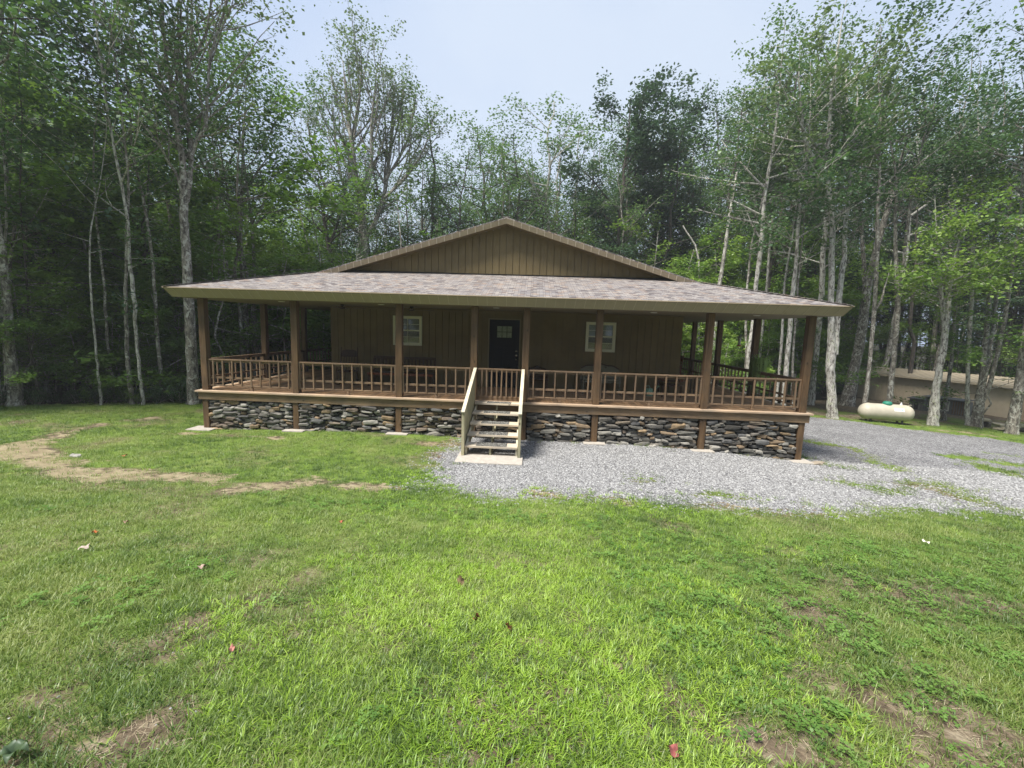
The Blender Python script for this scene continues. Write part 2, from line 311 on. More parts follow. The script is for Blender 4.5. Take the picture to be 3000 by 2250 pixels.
GRAV=[g2(1290,1352),g2(1250,1375)]+near+[(near[-1][0]+6,near[-1][1]+.6),(near[-1][0]+22,near[-1][1]+2)]+[(far[0][0]+20,far[0][1]-5)]+far+[(9.5,21),(7.4,22),(7.0,11.2),(5,10.95),(-.1,10.9),(-1.5,10.9),(-1.75,9.4)]
GP=[((2365,1292),(2480,1310),.16),((2480,1310),(2610,1372),.12),((2425,1362),(2480,1370),.14),((2780,1338),(2850,1342),.2),((2895,1328),(2985,1338),.13),((2930,1357),(2995,1364),.14),
    ((2925,1382),(3000,1398),.2),((2870,1362),(2885,1368),.1),((2590,1440),(2660,1432),.16),((2640,1420),(2740,1430),.15),((2730,1430),(2840,1462),.26),((2780,1425),(2960,1500),.16),((2430,1405),(2500,1420),.06),((1570,1445),(1720,1470),.12),((2080,1445),(2200,1462),.05),((1880,1400),(1900,1402),.05)]
GP=[(g2(*a),g2(*b),r) for a,b,r in GP]
DIRT=[g2(*p) for p in [(-150,1340),(0,1308),(60,1296),(115,1284),(160,1292),(140,1322),(190,1345),(230,1350),(280,1370),(420,1374),(480,1384),(465,1406),(380,1412),(260,1412),(150,1400),(85,1378),(40,1352),(0,1352),(-150,1390)]]
DC=[((455,1392),(640,1404),.22),((640,1410),(790,1422),.15),((690,1434),(940,1410),.13),((1000,1424),(1180,1432),.07),((195,1268),(290,1247),.09),((390,1232),(452,1222),.08),((120,1292),(210,1268),.1),
    ((495,1268),(560,1270),.03),((670,1276),(800,1284),.02),((1240,1300),(1340,1300),.17),((1290,1330),(1330,1345),.12),((1750,1450),(1840,1470),.07),((1540,1440),(1690,1448),.07),((2000,1480),(2350,1490),.05),((2740,1445),(2790,1465),.06),
    ((2400,1215),(2560,1222),.14),((2700,1255),(2900,1275),.08),((2300,1205),(2380,1208),.1)]
DC=[(g2(*a),g2(*b),r) for a,b,r in DC]
BARE=[((1270,2210),.14),((1420,2200),.18),((1340,2170),.1),((1780,1950),.09),((1860,1960),.07),((2380,1790),.28),((2150,1770),.16),((2520,1810),.16),((2650,1830),.12),((60,2180),.22),((250,2230),.2),((420,2150),.15),((100,2050),.08),((640,1950),.1),((470,1925),.07),((2200,2200),.1),
      ((720,1900),.07),((560,1830),.08),((1390,1920),.06),((2000,2050),.08),((1700,1800),.07),((900,2080),.1),((760,2180),.12)]
BARE=[(g2(*a),r) for a,r in BARE]
CLEAR=[(-34,3),(-22,9.5),g2(0,1192),g2(180,1184),g2(330,1182),g2(470,1182),(-11.2,15.2),(-9.5,18),(-10,26),(0,27),(8,27),(11,22),g2(2470,1165)]+[(19,29),(24,34),(33,30),(36,4),(30,-14),(-34,-14)]
def gravel(x,y):
    d=sdpoly(x,y,GRAV)
    for a,b,r in GP: d=np.minimum(d,segd(x,y,a,b)-r)
    return d+(fbm(x,y,1.6,21,4)-.5)*.9*np.clip(1-(y-10)/20,.3,1)
def dirt(x,y):
    d=sdpoly(x,y,DIRT)
    for a,b,r in DC: d=np.maximum(d,r-segd(x,y,a,b))
    return d-.03+(fbm(x,y,2.2,33,5)-.5)*.62+(fbm(x,y,9,35,2)-.5)*.12
def bare(x,y):
    d=np.full(x.shape,-9.)
    for (c,r) in BARE: d=np.maximum(d,r-np.hypot(x-c[0],y-c[1]))
    return d+(fbm(x,y,5,41,3)-.5)*.3
def forest(x,y): return -sdpoly(x,y,CLEAR)+(fbm(x,y,.9,51,3)-.5)*.8
def lines(segs):
    o=[]
    for a,b,s in segs: o+=list(np.arange(a,b,s))
    return np.array(o+[segs[-1][1]])
gx=lines([(-400,-60,30),(-60,-20,2.5),(-20,-14,.4),(-14,-3,.085),(-3,16,.07),(16,22,.16),(22,60,1.6),(60,400,30)])
gy=lines([(-150,-12,15),(-12,.5,.8),(.5,5.5,.1),(5.5,12,.06),(12,20,.11),(20,32,.4),(32,70,2),(70,500,30)])
X,Y=np.meshgrid(gx,gy); Z=gz(X,Y)
far_=np.clip((np.hypot(X,Y)-45)/60,0,1); Z=Z+far_*0
nx,ny=len(gx),len(gy); V=np.stack([X.ravel(),Y.ravel(),Z.ravel()],1)
i,j=np.meshgrid(np.arange(nx-1),np.arange(ny-1)); i=i.ravel(); j=j.ravel(); F=np.stack([j*nx+i,j*nx+i+1,(j+1)*nx+i+1,(j+1)*nx+i],1)
fc=V[F].mean(1); fx,fy=fc[:,0],fc[:,1]; jit=(rng.random(len(fx))-.5)*.3
zf=forest(fx,fy)>0; zg=(gravel(fx,fy)+jit>0)&~zf; zd=(dirt(fx,fy)+jit*1.2>0)&~zf&~zg; zl=~(zf|zg|zd)
def m_ground(name,stops,sc1,sc2,stops2,rough=.95,b1=.6,bd=.02,vor=None):
    m,t,b=mat(name); v=mapping(t,[1,1,1]); n=noise(t,v,sc1,6,.65); n2=noise(t,v,sc2,4,.7)
    c=mixc(t,1.0,ramp(t,n,stops),ramp(t,n2,stops2),'MULTIPLY'); h=n2
    if vor:
        vo=N(t,'ShaderNodeTexVoronoi'); vo.inputs['Scale'].default_value=vor; t.links.new(v,vo.inputs['Vector'])
        s=N(t,'ShaderNodeSeparateColor'); t.links.new(vo.outputs['Color'],s.inputs[0])
        c=mixc(t,1.0,c,ramp(t,s.outputs[0],[(0,(.35,.35,.37)),(.35,(.8,.8,.82)),(.8,(1.25,1.25,1.27)),(1,(1.75,1.75,1.75))]),'MULTIPLY'); c=mixc(t,1.0,c,ramp(t,vo.outputs['Distance'],[(0,(1.1,1.1,1.1)),(.55,(.75,.75,.75)),(.8,(.3,.3,.3))]),'MULTIPLY'); h=vo.outputs['Distance']
        iv=N(t,'ShaderNodeMath',operation='SUBTRACT'); iv.inputs[0].default_value=1; t.links.new(h,iv.inputs[1]); h=iv.outputs[0]
    t.links.new(c,b.inputs['Base Color']); b.inputs['Roughness'].default_value=rough; b.inputs['Specular IOR Level'].default_value=.1; bump(t,b,h,b1,bd); return m
V1=[(.25,(.6,.6,.6)),(.75,(1.35,1.35,1.35))]
def m_lawn():
    m,t,b=mat('lawn soil and thatch'); v=mapping(t,[1,1,1]); a=N(t,'ShaderNodeAttribute',attribute_name='cover')
    n=noise(t,v,2.2,6,.65); n2=noise(t,v,45,4,.7)
    soil=ramp(t,noise(t,v,9,5,.6),[(.3,(.05,.038,.026)),(.5,(.13,.10,.068)),(.7,(.24,.20,.14))]); gr=ramp(t,n,[(.3,(.07,.115,.022)),(.5,(.11,.17,.03)),(.7,(.16,.21,.05))])
    ad=N(t,'ShaderNodeMath',operation='ADD'); t.links.new(a.outputs['Fac'],ad.inputs[0]); q=N(t,'ShaderNodeMath',operation='MULTIPLY_ADD'); q.inputs[1].default_value=.9; q.inputs[2].default_value=-.45; t.links.new(n2,q.inputs[0]); t.links.new(q.outputs[0],ad.inputs[1])
    c=mixc(t,ramp(t,ad.outputs[0],[(.35,(0,0,0)),(.65,(1,1,1))]),soil,gr); c=mixc(t,1.0,c,ramp(t,n2,[(.25,(.55,.55,.55)),(.75,(1.4,1.4,1.4))]),'MULTIPLY')
    t.links.new(c,b.inputs['Base Color']); b.inputs['Roughness'].default_value=.95; b.inputs['Specular IOR Level'].default_value=.1; bump(t,b,n2,.7,.015); return m
MG={'lawn':m_lawn(),
 'gravel_drive':m_ground('crushed grey gravel',[(.3,(.22,.218,.22)),(.5,(.285,.283,.285)),(.7,(.33,.328,.33))],1.1,9,V1,.9,.9,.02,42),
 'dirt_track':m_ground('dry tan dirt and straw',[(.3,(.17,.135,.085)),(.5,(.24,.20,.125)),(.7,(.31,.265,.175))],4,50,V1,.95,.7,.01),
 'forest_floor':m_ground('leaf litter',[(.3,(.018,.016,.011)),(.5,(.034,.03,.019)),(.7,(.045,.05,.022))],1.5,20,V1,.95,.8,.03)}
def cover(x,y):
    c=.72+.55*(fbm(x,y,1.1,61)-.5)*2-.1*np.clip(fbm(x,y,.7,67,3)-.55,0,1)*3-1.5*np.clip(bare(x,y)+.1,0,.5)
    near_=np.clip((4.2-y)/3.0,0,1); c=c-near_*.6*np.clip((fbm(x,y,2.6,63)-.43)*5,0,1)*np.clip(.25+fbm(x,y,6,65),0,1)
    c=c-.6*np.clip(.25+dirt(x,y),0,.25)/.25*.8
    sh=np.clip((y-19)/5,0,1)*np.clip((x-8)/5,0,1); return np.clip(c-sh*.55,0,1)
for nme,msk,lab in (('lawn',zl,None),('gravel_drive',zg,None),('dirt_track',zd,None),('forest_floor',zf,None)):
    f=F[msk]; u,inv=np.unique(f.ravel(),return_inverse=True); vv=V[u]
    me=arrmesh(nme,vv,inv.reshape(-1,4),[MG[nme]],{'cover':('FLOAT','POINT',cover(vv[:,0],vv[:,1]))} if nme=='lawn' else None,True)
    o=bpy.data.objects.new(nme,me); COL.objects.link(o); o['kind']='structure'

# ---------------------------------------------------------------- the house
PX=[-8.322,-5.952,-3.30,-1.422,-.147,1.624,4.255,6.603]; YF=10.826; YB=13.38; WL,WR=-6.19,4.44; PH=2.32; YE=25.0; YW=22.6
ZE=2.545; EX0,EX1,EY0,EY1=-8.87,7.15,10.27,25.55; RX=(EX0+EX1)/2; SS=.301; SF=.272; ZR=ZE+SS*(RX-EX0); YR=12.95
H=empty('wrap_porch_cabin',(RX,YB,0)); tag(H,'long low tan cabin with a wide shingled porch roof on brown wood posts','cabin')
def hb(mb,name,m,**k):
    o=mb.build(name,m,None,**k); o.parent=H; o.matrix_parent_inverse=Matrix.Translation((-RX,-YB,0)); return o
def child(mb,name,m,par,**k):
    o=mb.build(name,m,None,**k); o.parent=par; o.matrix_parent_inverse=par.matrix_world.inverted() if par.type=='EMPTY' else Matrix(); return o
bpy.context.view_layer.update()
MT['frib']=m_plain('fascia seam',(.34,.29,.19),.5,.05,5,0); MT['doorframe']=m_plain('door frame paint',(.20,.165,.10),.6,.05,5,0); MT['frost']=m_plain('frosted pane',(.22,.26,.20),.25,.35,22,.3); MT['rib']=m_plain('bright rake rib',(.62,.54,.42),.5,.05,5,0); MT['gable']=MT['siding']
# walls of grooved siding
def siding_x(mb,x0,x1,z0,z1,y,sgn=-1,holes=()):
    mb.box((x0,y,z0),(x1,y+.1,z1)); k=0; x=x0
    while x<x1-.01:
        e=min(x+.203,x1); segs=[(z0,z1)]
        for hx0,hx1,hz0,hz1 in holes:
            if e>hx0 and x<hx1:
                ns=[]
                for a,b in segs: ns+= [(a,min(b,hz0)),(max(a,hz1),b)]
                segs=[s_ for s_ in ns if s_[1]-s_[0]>.02]
        for a,b in segs: mb.box((x+.011,y-.022-.001*rnd.random(),a),(e-.011,y-.0005,b))
        x=e
holes=[(-4.27,-3.36,1.2,2.1),(1.6,2.5,1.19,2.09),(-1.34,-.35,0,2.12)]
m=MB(); siding_x(m,WL,WR,.002,PH+.25,YB,holes=holes); m.box((WL-.02,YB-.03,0.001),(WL+.1,YB-.017,PH)); m.box((WR-.1,YB-.03,.001),(WR+.02,YB-.017,PH)); hb(m,'front_wall',MT['siding'])
m=MB()
for s_,x in ((-1,WL),(1,WR)):
    m.box((min(x-s_*.1,x),YB+.101,.002),(max(x-s_*.1,x),YW,PH+.25))
    y=YB+.12
    while y<YW-.2: m.box((x+(0.0005 if s_>0 else -.016),y+.006,.002),(x+(.016 if s_>0 else -.0005),y+.197,PH)); y+=.203
m.box((WL+.11,YW-.1,.002),(WR-.11,YW,PH+.25)); hb(m,'side_and_back_walls',MT['siding'])
# deck, nosing, band boards
m=MB(); x=PX[0]-.12
while x<PX[-1]+.12:
    e=min(x+.142,PX[-1]+.13)
    if e>WL-.02 and x<WR+.02: m.box((x+.003,YF-.02,-.035),(e-.003,YB-.02,rnd.uniform(-.002,.001))); m.box((x+.003,YW+.02,-.035),(e-.003,YE,0))
    else: m.box((x+.003,YF-.02,-.035),(e-.003,YE,rnd.uniform(-.002,.001)))
    x+=.142
hb(m,'deck',MW['deck'])
m=MB(); m.box((PX[0]-.2,YF-.19,-.042),(PX[3]+.08,YF-.022,.004)); m.box((PX[4]-.08,YF-.19,-.042),(PX[-1]+.2,YF-.022,.004)); m.box((PX[3]+.082,YF-.10,-.04),(PX[4]-.082,YF-.022,.003)); hb(m,'nosing_board',MW['nose'],bevel=.006)
for a,b in ((PX[0]-.2,PX[0]-.122),(PX[-1]+.122,PX[-1]+.2)): m=MB(); m.box((a,YF-.018,-.042),(b,YE,.005)); hb(m,'nosing_board',MW['nosey'],bevel=.006)
m=MB(); m.box((PX[0]-.15,YF-.13,-.235),(PX[-1]+.15,YF-.085,-.044)); hb(m,'band_board',MW['band'],bevel=.004)
m=MB(); m.box((PX[0]-.15,YF-.084,-.235),(PX[0]-.11,YE,-.044)); m.box((PX[-1]+.11,YF-.084,-.235),(PX[-1]+.15,YE,-.044)); m.box((PX[0],YE-.05,-.235),(PX[-1],YE,-.044)); hb(m,'band_board',MW['raily'])
# posts run from slab to soffit
SYL=[13.36,15.74,18.1,20.5,22.9,YE-.05]; SYR=[13.34,15.89,18.33,20.7,22.9,YE-.05]
def post(x,y,zt=PH,front=False):
    g=gzf(x,y-.1)+.02; m=MB()
    if front:
        m.box((x-.08,y-.08,.0045),(x+.08,y+.08,zt)); m.box((x-.075,y-.1,g-.05),(x+.075,y+.04,-.05))
    else: m.box((x-.078,y-.078,.0045),(x+.078,y+.078,zt)); m.box((x-.07,y-.07,g-.05),(x+.07,y+.07,-.05))
    return m
for k,x in enumerate(PX):
    m=post(x,YF,front=True); o=hb(m,'porch_post',MW['post'],bevel=.006)
for y in SYL: hb(post(PX[0],y),'porch_post',MW['post'],bevel=.006)
for y in SYR: hb(post(PX[-1],y),'porch_post',MW['post'],bevel=.006)
# railings: top rail, inner rail and foot rail with balusters nailed on
nb=[0]
def railing(p,q,gate=False,side=(0,-1)):
    p=np.array(p,float);q=np.array(q,float);L=np.linalg.norm(q-p);d=(q-p)/L; n=np.array([side[0],side[1]]); ax='x' if abs(d[0])>.5 else 'y'
    P3=lambda u,o,z:(p[0]+d[0]*u+n[0]*o,p[1]+d[1]*u+n[1]*o,z)
    m=MB(); a,b=.078,L-.078
    m.beam(P3(a,0,.79),P3(b,0,.79),.085,.036); m.beam(P3(a,-.02,.745),P3(b,-.02,.745),.034,.05)
    if not gate: m.beam(P3(a,-.02,.325),P3(b,-.02,.325),.034,.05); m.beam(P3(a,.0,.125),P3(b,.0,.125),.05,.03); m.beam(P3(L/2-.03,.0,.055),P3(L/2+.03,.0,.055),.05,.1)
    o=hb(m,'railing' if not gate else 'gate',MW['rail'+ax],bevel=.003)
    if gate: m=MB(); m.beam(P3(a,-.02,.06),P3(b,-.02,.06),.034,.11); child(m,'foot_rail',MW['rail'+ax],o)
    sp=.118 if gate else .236; cnt=max(1,int(round((b-a)/sp))-1 if gate else int((b-a)/sp)); step=(b-a)/(cnt+1 if gate else cnt); rest=MB()
    us=[a+step*(k+1) for k in range(cnt)] if gate else [a+step*(k+.5) for k in range(cnt)]+[a+.02,b-.02]
    for u in us:
        u+=rnd.uniform(-.006,.006); tl=rnd.uniform(-.006,.006); z0=.11+rnd.uniform(-.012,.008)
        if gate: z0=.1
        mb=MB() if nb[0]<96 else rest
        mb.beam(P3(u-tl,.022,z0),P3(u+tl,.022,.77),.033,.033,upv=(d[0],d[1],0))
        if nb[0]<96: child(mb,'baluster',MW['railz'],o); nb[0]+=1
    if rest.n: r=child(rest,'baluster',MW['railz'],o); r['kind']='stuff'
for k in range(7): railing((PX[k],YF),(PX[k+1],YF),gate=(k==3))
for xs,ys,s_ in ((PX[0],SYL,-1),(PX[-1],SYR,1)):
    yy=[YF]+ys
    for k in range(4): railing((xs,yy[k]),(xs,yy[k+1]),side=(s_,0))
# the rest of the rails further back than the camera can see
# windows and door
def window(x0,x1,z0,z1,blind):
    y=YB-.06; m=MB(); t=.055
    for a,b in (((x0,y,z0),(x0+t,y+.055,z1)),((x1-t,y,z0),(x1,y+.055,z1)),((x0+t,y,z1-t),(x1-t,y+.055,z1)),((x0+t,y,z0),(x1-t,y+.055,z0+t))): m.box(a,b)
    f=hb(m,'window',MT['white'],bevel=.004)
    m=MB(); zc=(z0+z1)/2; a,b=x0+t,x1-t
    for zz0,zz1,yy in ((zc,z1-t,y+.012),(z0+t,zc+.02,y+.03)):
        for q,w in (((a,yy,zz0),(a+.03,yy+.02,zz1)),((b-.03,yy,zz0),(b,yy+.02,zz1)),((a+.03,yy,zz1-.03),(b-.03,yy+.02,zz1)),((a+.03,yy,zz0),(b-.03,yy+.02,zz0+.03))): m.box(q,w)
        xc=(a+b)/2; m.box((xc-.006,yy+.006,zz0+.03),(xc+.006,yy+.016,zz1-.03)); m.box((a+.03,yy+.007,(zz0+zz1)/2-.006),(xc-.006,yy+.015,(zz0+zz1)/2+.006)); m.box((xc+.006,yy+.007,(zz0+zz1)/2-.006),(b-.03,yy+.015,(zz0+zz1)/2+.006))
    child(m,'sash',MT['white'],f)
    m=MB(); m.box((a+.001,y+.05,z0+t),(b-.001,y+.056,z1-t)); g=child(m,'glass',MT['glass'],f)
    m=MB(); m.box((a+.02,y+.0585,zc),(b-.02,y+.0595,z1-t)); child(m,'blind',MT['blind'] if blind else MT['blind2'],f)
m_,t_,b_=mat('window glass'); b_.inputs['Base Color'].default_value=(.9,.95,.95,1); b_.inputs['Roughness'].default_value=.03; b_.inputs['Transmission Weight'].default_value=.92; b_.inputs['Specular IOR Level'].default_value=.6; MT['glass']=m_
MT['blind2']=m_plain('grey blind',(.09,.09,.075),.6,.1,5,0)
# flat dark plates behind the glass paint the unlit room as colour
window(-4.263,-3.372,1.2,2.093,False); window(1.607,2.494,1.195,2.082,True)
m=MB()
for x0,x1,z0,z1 in ((-4.21,-3.43,1.25,2.04),(1.66,2.44,1.25,2.03)): m=MB(); m.box((x0,YB-.0012,z0),(x1,YB-.0004,z1)); hb(m,'dark_window_plate',MT['painted_dark'])
m=MB(); x0,x1,z1=-1.336,-.352,2.1; y=YB-.05
m.box((x0,y,.0),(x0+.035,YB-.001,z1)); m.box((x1-.035,y,0),(x1,YB-.001,z1)); m.box((x0+.035,y,z1-.035),(x1-.035,YB-.001,z1)); hb(m,'door_frame',MT['doorframe'] if 'doorframe' in MT else MT['siding'])
m=MB(); m.box((x0+.036,y+.02,.01),(x1-.036,y+.045,z1-.036))
for a,b,c,d in ((x0+.14,x0+.46,.2,1.25),(x1-.46,x1-.14,.2,1.25)): 
    m.box((a,y+.012,c),(b,y+.0195,d))
dr=hb(m,'door',MT['black'],bevel=.003)
m=MB(); a,b,c,d=x0+.24,x1-.24,1.5,1.9; m.box((a,y+.006,c),(b,y+.019,c+.03)); m.box((a,y+.006,d-.03),(b,y+.019,d)); m.box((a,y+.006,c+.03),(a+.03,y+.019,d-.03)); m.box((b-.03,y+.006,c+.03),(b,y+.019,d-.03))
w_=(b-a-.06)/3
for k in (1,2): m.box((a+.03+w_*k-.008,y+.007,c+.03),(a+.03+w_*k+.008,y+.018,d-.03))
child(m,'door_light_frame',MT['black'],dr)
m=MB(); m.box((a+.03,y+.0125,c+.03),(b-.03,y+.0155,d-.03)); m.box((a+.03,y+.009,(c+d)/2-.008),(b-.03,y+.0124,(c+d)/2+.008),mi=1)
child(m,'door_pane',[MT['frost'] if 'frost' in MT else MT['white'],MT['black']],dr)
for z,r_ in ((1.13,.028),(1.0,.034),(.88,.022)):
    m=MB(); m.lathe([(.001,-.03),(r_,-.028),(r_,-.01),(r_*.5,0),(r_*.5,.02)],(x1-.115,y+.001,z),14,1); m.v[-1][:,1]+=0; child(m,'door_handle',MT['brass'],dr,smooth=True)
# soffit (ring) and fascia
o_=.43; fx0,fx1,fy0,fy1=PX[0]-o_,PX[-1]+o_,YF-o_,YE+.4
m=MB(); zt=PH+.004
for a,b in (((fx0,fy0),(fx1,YB-.02)),((fx0,YB-.02),(WL-.02,fy1)),((WR+.02,YB-.02),(fx1,fy1)),((WL-.02,YW+.02),(WR+.02,fy1))): m.box((*a,zt),(*b,zt+.02))
hb(m,'soffit',MT['soffit'])
m=MB(); m.box((WL-.0,YB-.06,PH-.05),(WR,YB-.0175,PH)); hb(m,'frieze_board',MT['siding'])
m=MB(); T_=[(EX0,EY0,ZE-.025),(EX1,EY0,ZE-.025),(EX1,EY1,ZE-.025),(EX0,EY1,ZE-.025)]; B_=[(fx0,fy0,PH),(fx1,fy0,PH),(fx1,fy1,PH),(fx0,fy1,PH)]
c_=np.mean(np.array(B_),0)
for k in range(4):
    q=[T_[k],T_[(k+1)%4],B_[(k+1)%4],B_[k]]; inn=(c_-np.mean(np.array(q),0)); inn[2]=0; inn/=np.linalg.norm(inn); inn*=.02
    ax=0 if k%2==0 else 1; inn2=np.array([0,np.sign(inn[1])*.02,0]) if ax==0 else np.array([np.sign(inn[0])*.02,0,0])
    m.prism(q,inn2)
    n=int(abs(T_[(k+1)%4][ax]-T_[k][ax])/.228)
    for s_ in range(1,n):
        f=s_/n; a=np.array(T_[k])*(1-f)+np.array(T_[(k+1)%4])*f; b=np.array(B_[k])*(1-f)+np.array(B_[(k+1)%4])*f
        off=-inn2*.15
        dv=np.zeros(3); dv[ax]=.014; m.prism([a+off,a+off+dv,b+off+dv,b+off],-inn2*.35,mi=1)
hb(m,'fascia',[MT['fascia'],MT['frib']])
m=MB()
for k in range(4):
    a=np.array(T_[k]);b=np.array(T_[(k+1)%4]); a[2]=b[2]=ZE-.012; m.beam(a,b,.03,.02)
hb(m,'drip_edge',MT['rake'])
# recessed soffit lights
for lx in (-6.6,-3.95,-.95,3.05,5.6):
    m=MB(); m.lathe([(.001,-.012),(.07,-.01),(.085,-.004),(.085,.0)],(lx,YF+.55,zt),20); hb(m,'recessed_light',MT['brightwhite'],smooth=True)
# roof planes
def roofmesh(polys,name,th=.03):
    mb=MB(); uv=[]
    for P,U,Vv,O in polys:
        P=np.array(P,float); mb.prism(P,(0,0,-th)); uu=[( (p-O)@U,(p-O)@Vv,0) for p in P]; uv+=uu+uu
    o=hb(mb,name,MT['shingle']); a=o.data.attributes.new('roofuv','FLOAT_VECTOR','POINT'); a.data.foreach_set('vector',np.array(uv,float).ravel()); return o
xh=EX0+SF*(YR-EY0)/SS; zh=ZE+SF*(YR-EY0); xw=EX0+SF*(YB-EY0)/SS; zw=ZE+SF*(YB-EY0)
def nrm(v): v=np.array(v,float); return v/np.linalg.norm(v)
xh2=EX1-(xh-EX0); xw2=EX1-(xw-EX0)
roofmesh([([(EX0,EY0,ZE),(EX1,EY0,ZE),(xh2,YR,zh),(xw2,YB,zw),(xw,YB,zw),(xh,YR,zh)],np.array([1,0,0.]),nrm((0,1,SF)),np.array([EX0,EY0,ZE]))],'porch_roof')
roofmesh([([(EX0,EY0,ZE),(xh,YR,zh),(RX,YR,ZR),(RX,EY1,ZR),(EX0,EY1,ZE)],np.array([0,1.,0]),nrm((1,0,SS)),np.array([EX0,EY0,ZE])),
          ([(EX1,EY0,ZE),(EX1,EY1,ZE),(RX,EY1,ZR),(RX,YR,ZR),(xh2,YR,zh)],np.array([0,1.,0]),nrm((-1,0,SS)),np.array([EX1,EY0,ZE]))],'main_roof')
# hip and ridge caps
for a,b in (((EX0,EY0,ZE),(xh,YR,zh)),((EX1,EY0,ZE),(xh2,YR,zh)),((RX,YR,ZR),(RX,EY1,ZR))):
    m=MB(); a=np.array(a);b=np.array(b); n=int(np.linalg.norm(b-a)/.16)
    for k in range(n):
        p=a+(b-a)*k/n; q=a+(b-a)*min(1,(k+1.15)/n); m.beam(p+[0,0,.008],q+[0,0,.02],.2,.012)
    o=hb(m,'roof_cap',MT['shingle']); a=o.data.attributes.new('roofuv','FLOAT_VECTOR','POINT'); co=np.array([v.co[:] for v in o.data.vertices]); a.data.foreach_set('vector',(co*[1,1,0]).ravel())
# rake boards with ribs, rake soffit, gable wall
m=MB(); ms=MB()
for s_,xe in ((-1,xh),(1,xh2)):
    p=np.array([xe,YR,zh-.032]); q=np.array([RX,YR,ZR-.032]); dn=np.array([0,0.05,-.135])
    m.prism([p,q,q+dn,p+dn],(0,.02,0)); L=np.linalg.norm(q-p); n=int(L/.228)
    for k in range(1,n):
        a=p+(q-p)*k/n; w=(q-p)/L*.02; m.prism([a+[0,-.003,0],a+w+[0,-.003,0],a+w+dn+[0,-.003,0],a+dn+[0,-.003,0]],(0,-.007,0),mi=1)
    ms.prism([p+[0,.07,-.12],q+[0,.07,-.12],q+[0,YB-YR,-.12],p+[0,YB-YR,-.12]],(0,0,.012))
hb(m,'rake_board',[MT['rake'],MT['rib']] if 'rib' in MT else [MT['rake'],MT['rake']]); hb(ms,'rake_soffit',MT['siding'])
m=MB(); x=RX-.1; k=0; zlow=zw-.03
def gtop(x): return ZR-.15-SS*abs(x-RX)
m.prism([(xw+.2,YB,zlow),(xw2-.2,YB,zlow),(RX,YB,gtop(RX)-.02)],(0,.08,0))
for s_ in (-1,1):
    x=RX
    while gtop(x)>zlow+.03:
        e=x+s_*.203; g1=max(zlow,gtop(x)); g2_=max(zlow+.001,gtop(e)); a,b=x+s_*.008,e-s_*.014
        m.prism([(a,YB-.0005,zlow),(b,YB-.0005,zlow),(b,YB-.0005,g2_),(a,YB-.0005,g1)],(0,-.018,0)); x=e
hb(m,'gable_wall',MT['gable'])
m=MB(); m.beam((xw+.05,YB-.05,zw+.005),(xw2-.05,YB-.05,zw+.005),.1,.012); hb(m,'flashing',MT['blackmetal'])
# ---------------------------------------------------------------- stacked stone skirting
K=tag(empty('stone_skirting',(RX,YF,-1)),'low skirting wall of dry stacked flat grey and rust field stones under the porch','wall')
bpy.context.view_layer.update()
SC=[(.18,.175,.16),(.12,.115,.105),(.08,.077,.072),(.22,.21,.19),(.27,.26,.235),(.16,.135,.105),(.20,.15,.10),(.23,.17,.105),(.13,.105,.085),(.10,.10,.10),(.15,.145,.13),(.06,.057,.052),(.09,.085,.078),(.14,.13,.115)]
def stone(mb,c,sx,sy,sz,tilt,yaw,col):
    # rough slab: superellipsoid on a 10 x 5 grid with broken corners
    nu,nv=10,5; th=np.arange(nu)*2*np.pi/nu; V=[(0,0,-1.)]
    e=rnd.uniform(.35,.62)
    for j in range(1,nv):
        ph=-np.pi/2+np.pi*j/nv; cz=np.sign(np.sin(ph))*abs(np.sin(ph))**.6; rr=abs(np.cos(ph))**.4
        for a in th:
            V.append((rr*np.sign(np.cos(a))*abs(np.cos(a))**e,rr*np.sign(np.sin(a))*abs(np.sin(a))**e,cz))
    V.append((0,0,1.)); V=np.array(V); V*= 1+.20*(rng.random((len(V),1))-.5); V[:,2]+= .28*(rng.random(len(V))-.5)*(abs(V[:,2])<.99)
    V[:,0]+=V[:,2]*rnd.uniform(-.15,.15); V[:,2]*=1+V[:,0]*rnd.uniform(-.28,.28)
    V=V*np.array([sx,sy,sz])/2; Mx=(Matrix.Rotation(yaw,3,'Z')@Matrix.Rotation(tilt,3,'Y')@Matrix.Rotation(rnd.uniform(-.15,.2),3,'X')); V=V@np.array(Mx).T+np.array(c)
    F=[(0,1+(k+1)%nu,1+k) for k in range(nu)]
    for j in range(nv-2):
        for k in range(nu): a=1+j*nu+k;b=1+j*nu+(k+1)%nu; F.append((a,b,b+nu,a+nu))
    b0=1+(nv-2)*nu; F+=[(len(V)-1,b0+k,b0+(k+1)%nu) for k in range(nu)]
    mb.add(V,F,col)
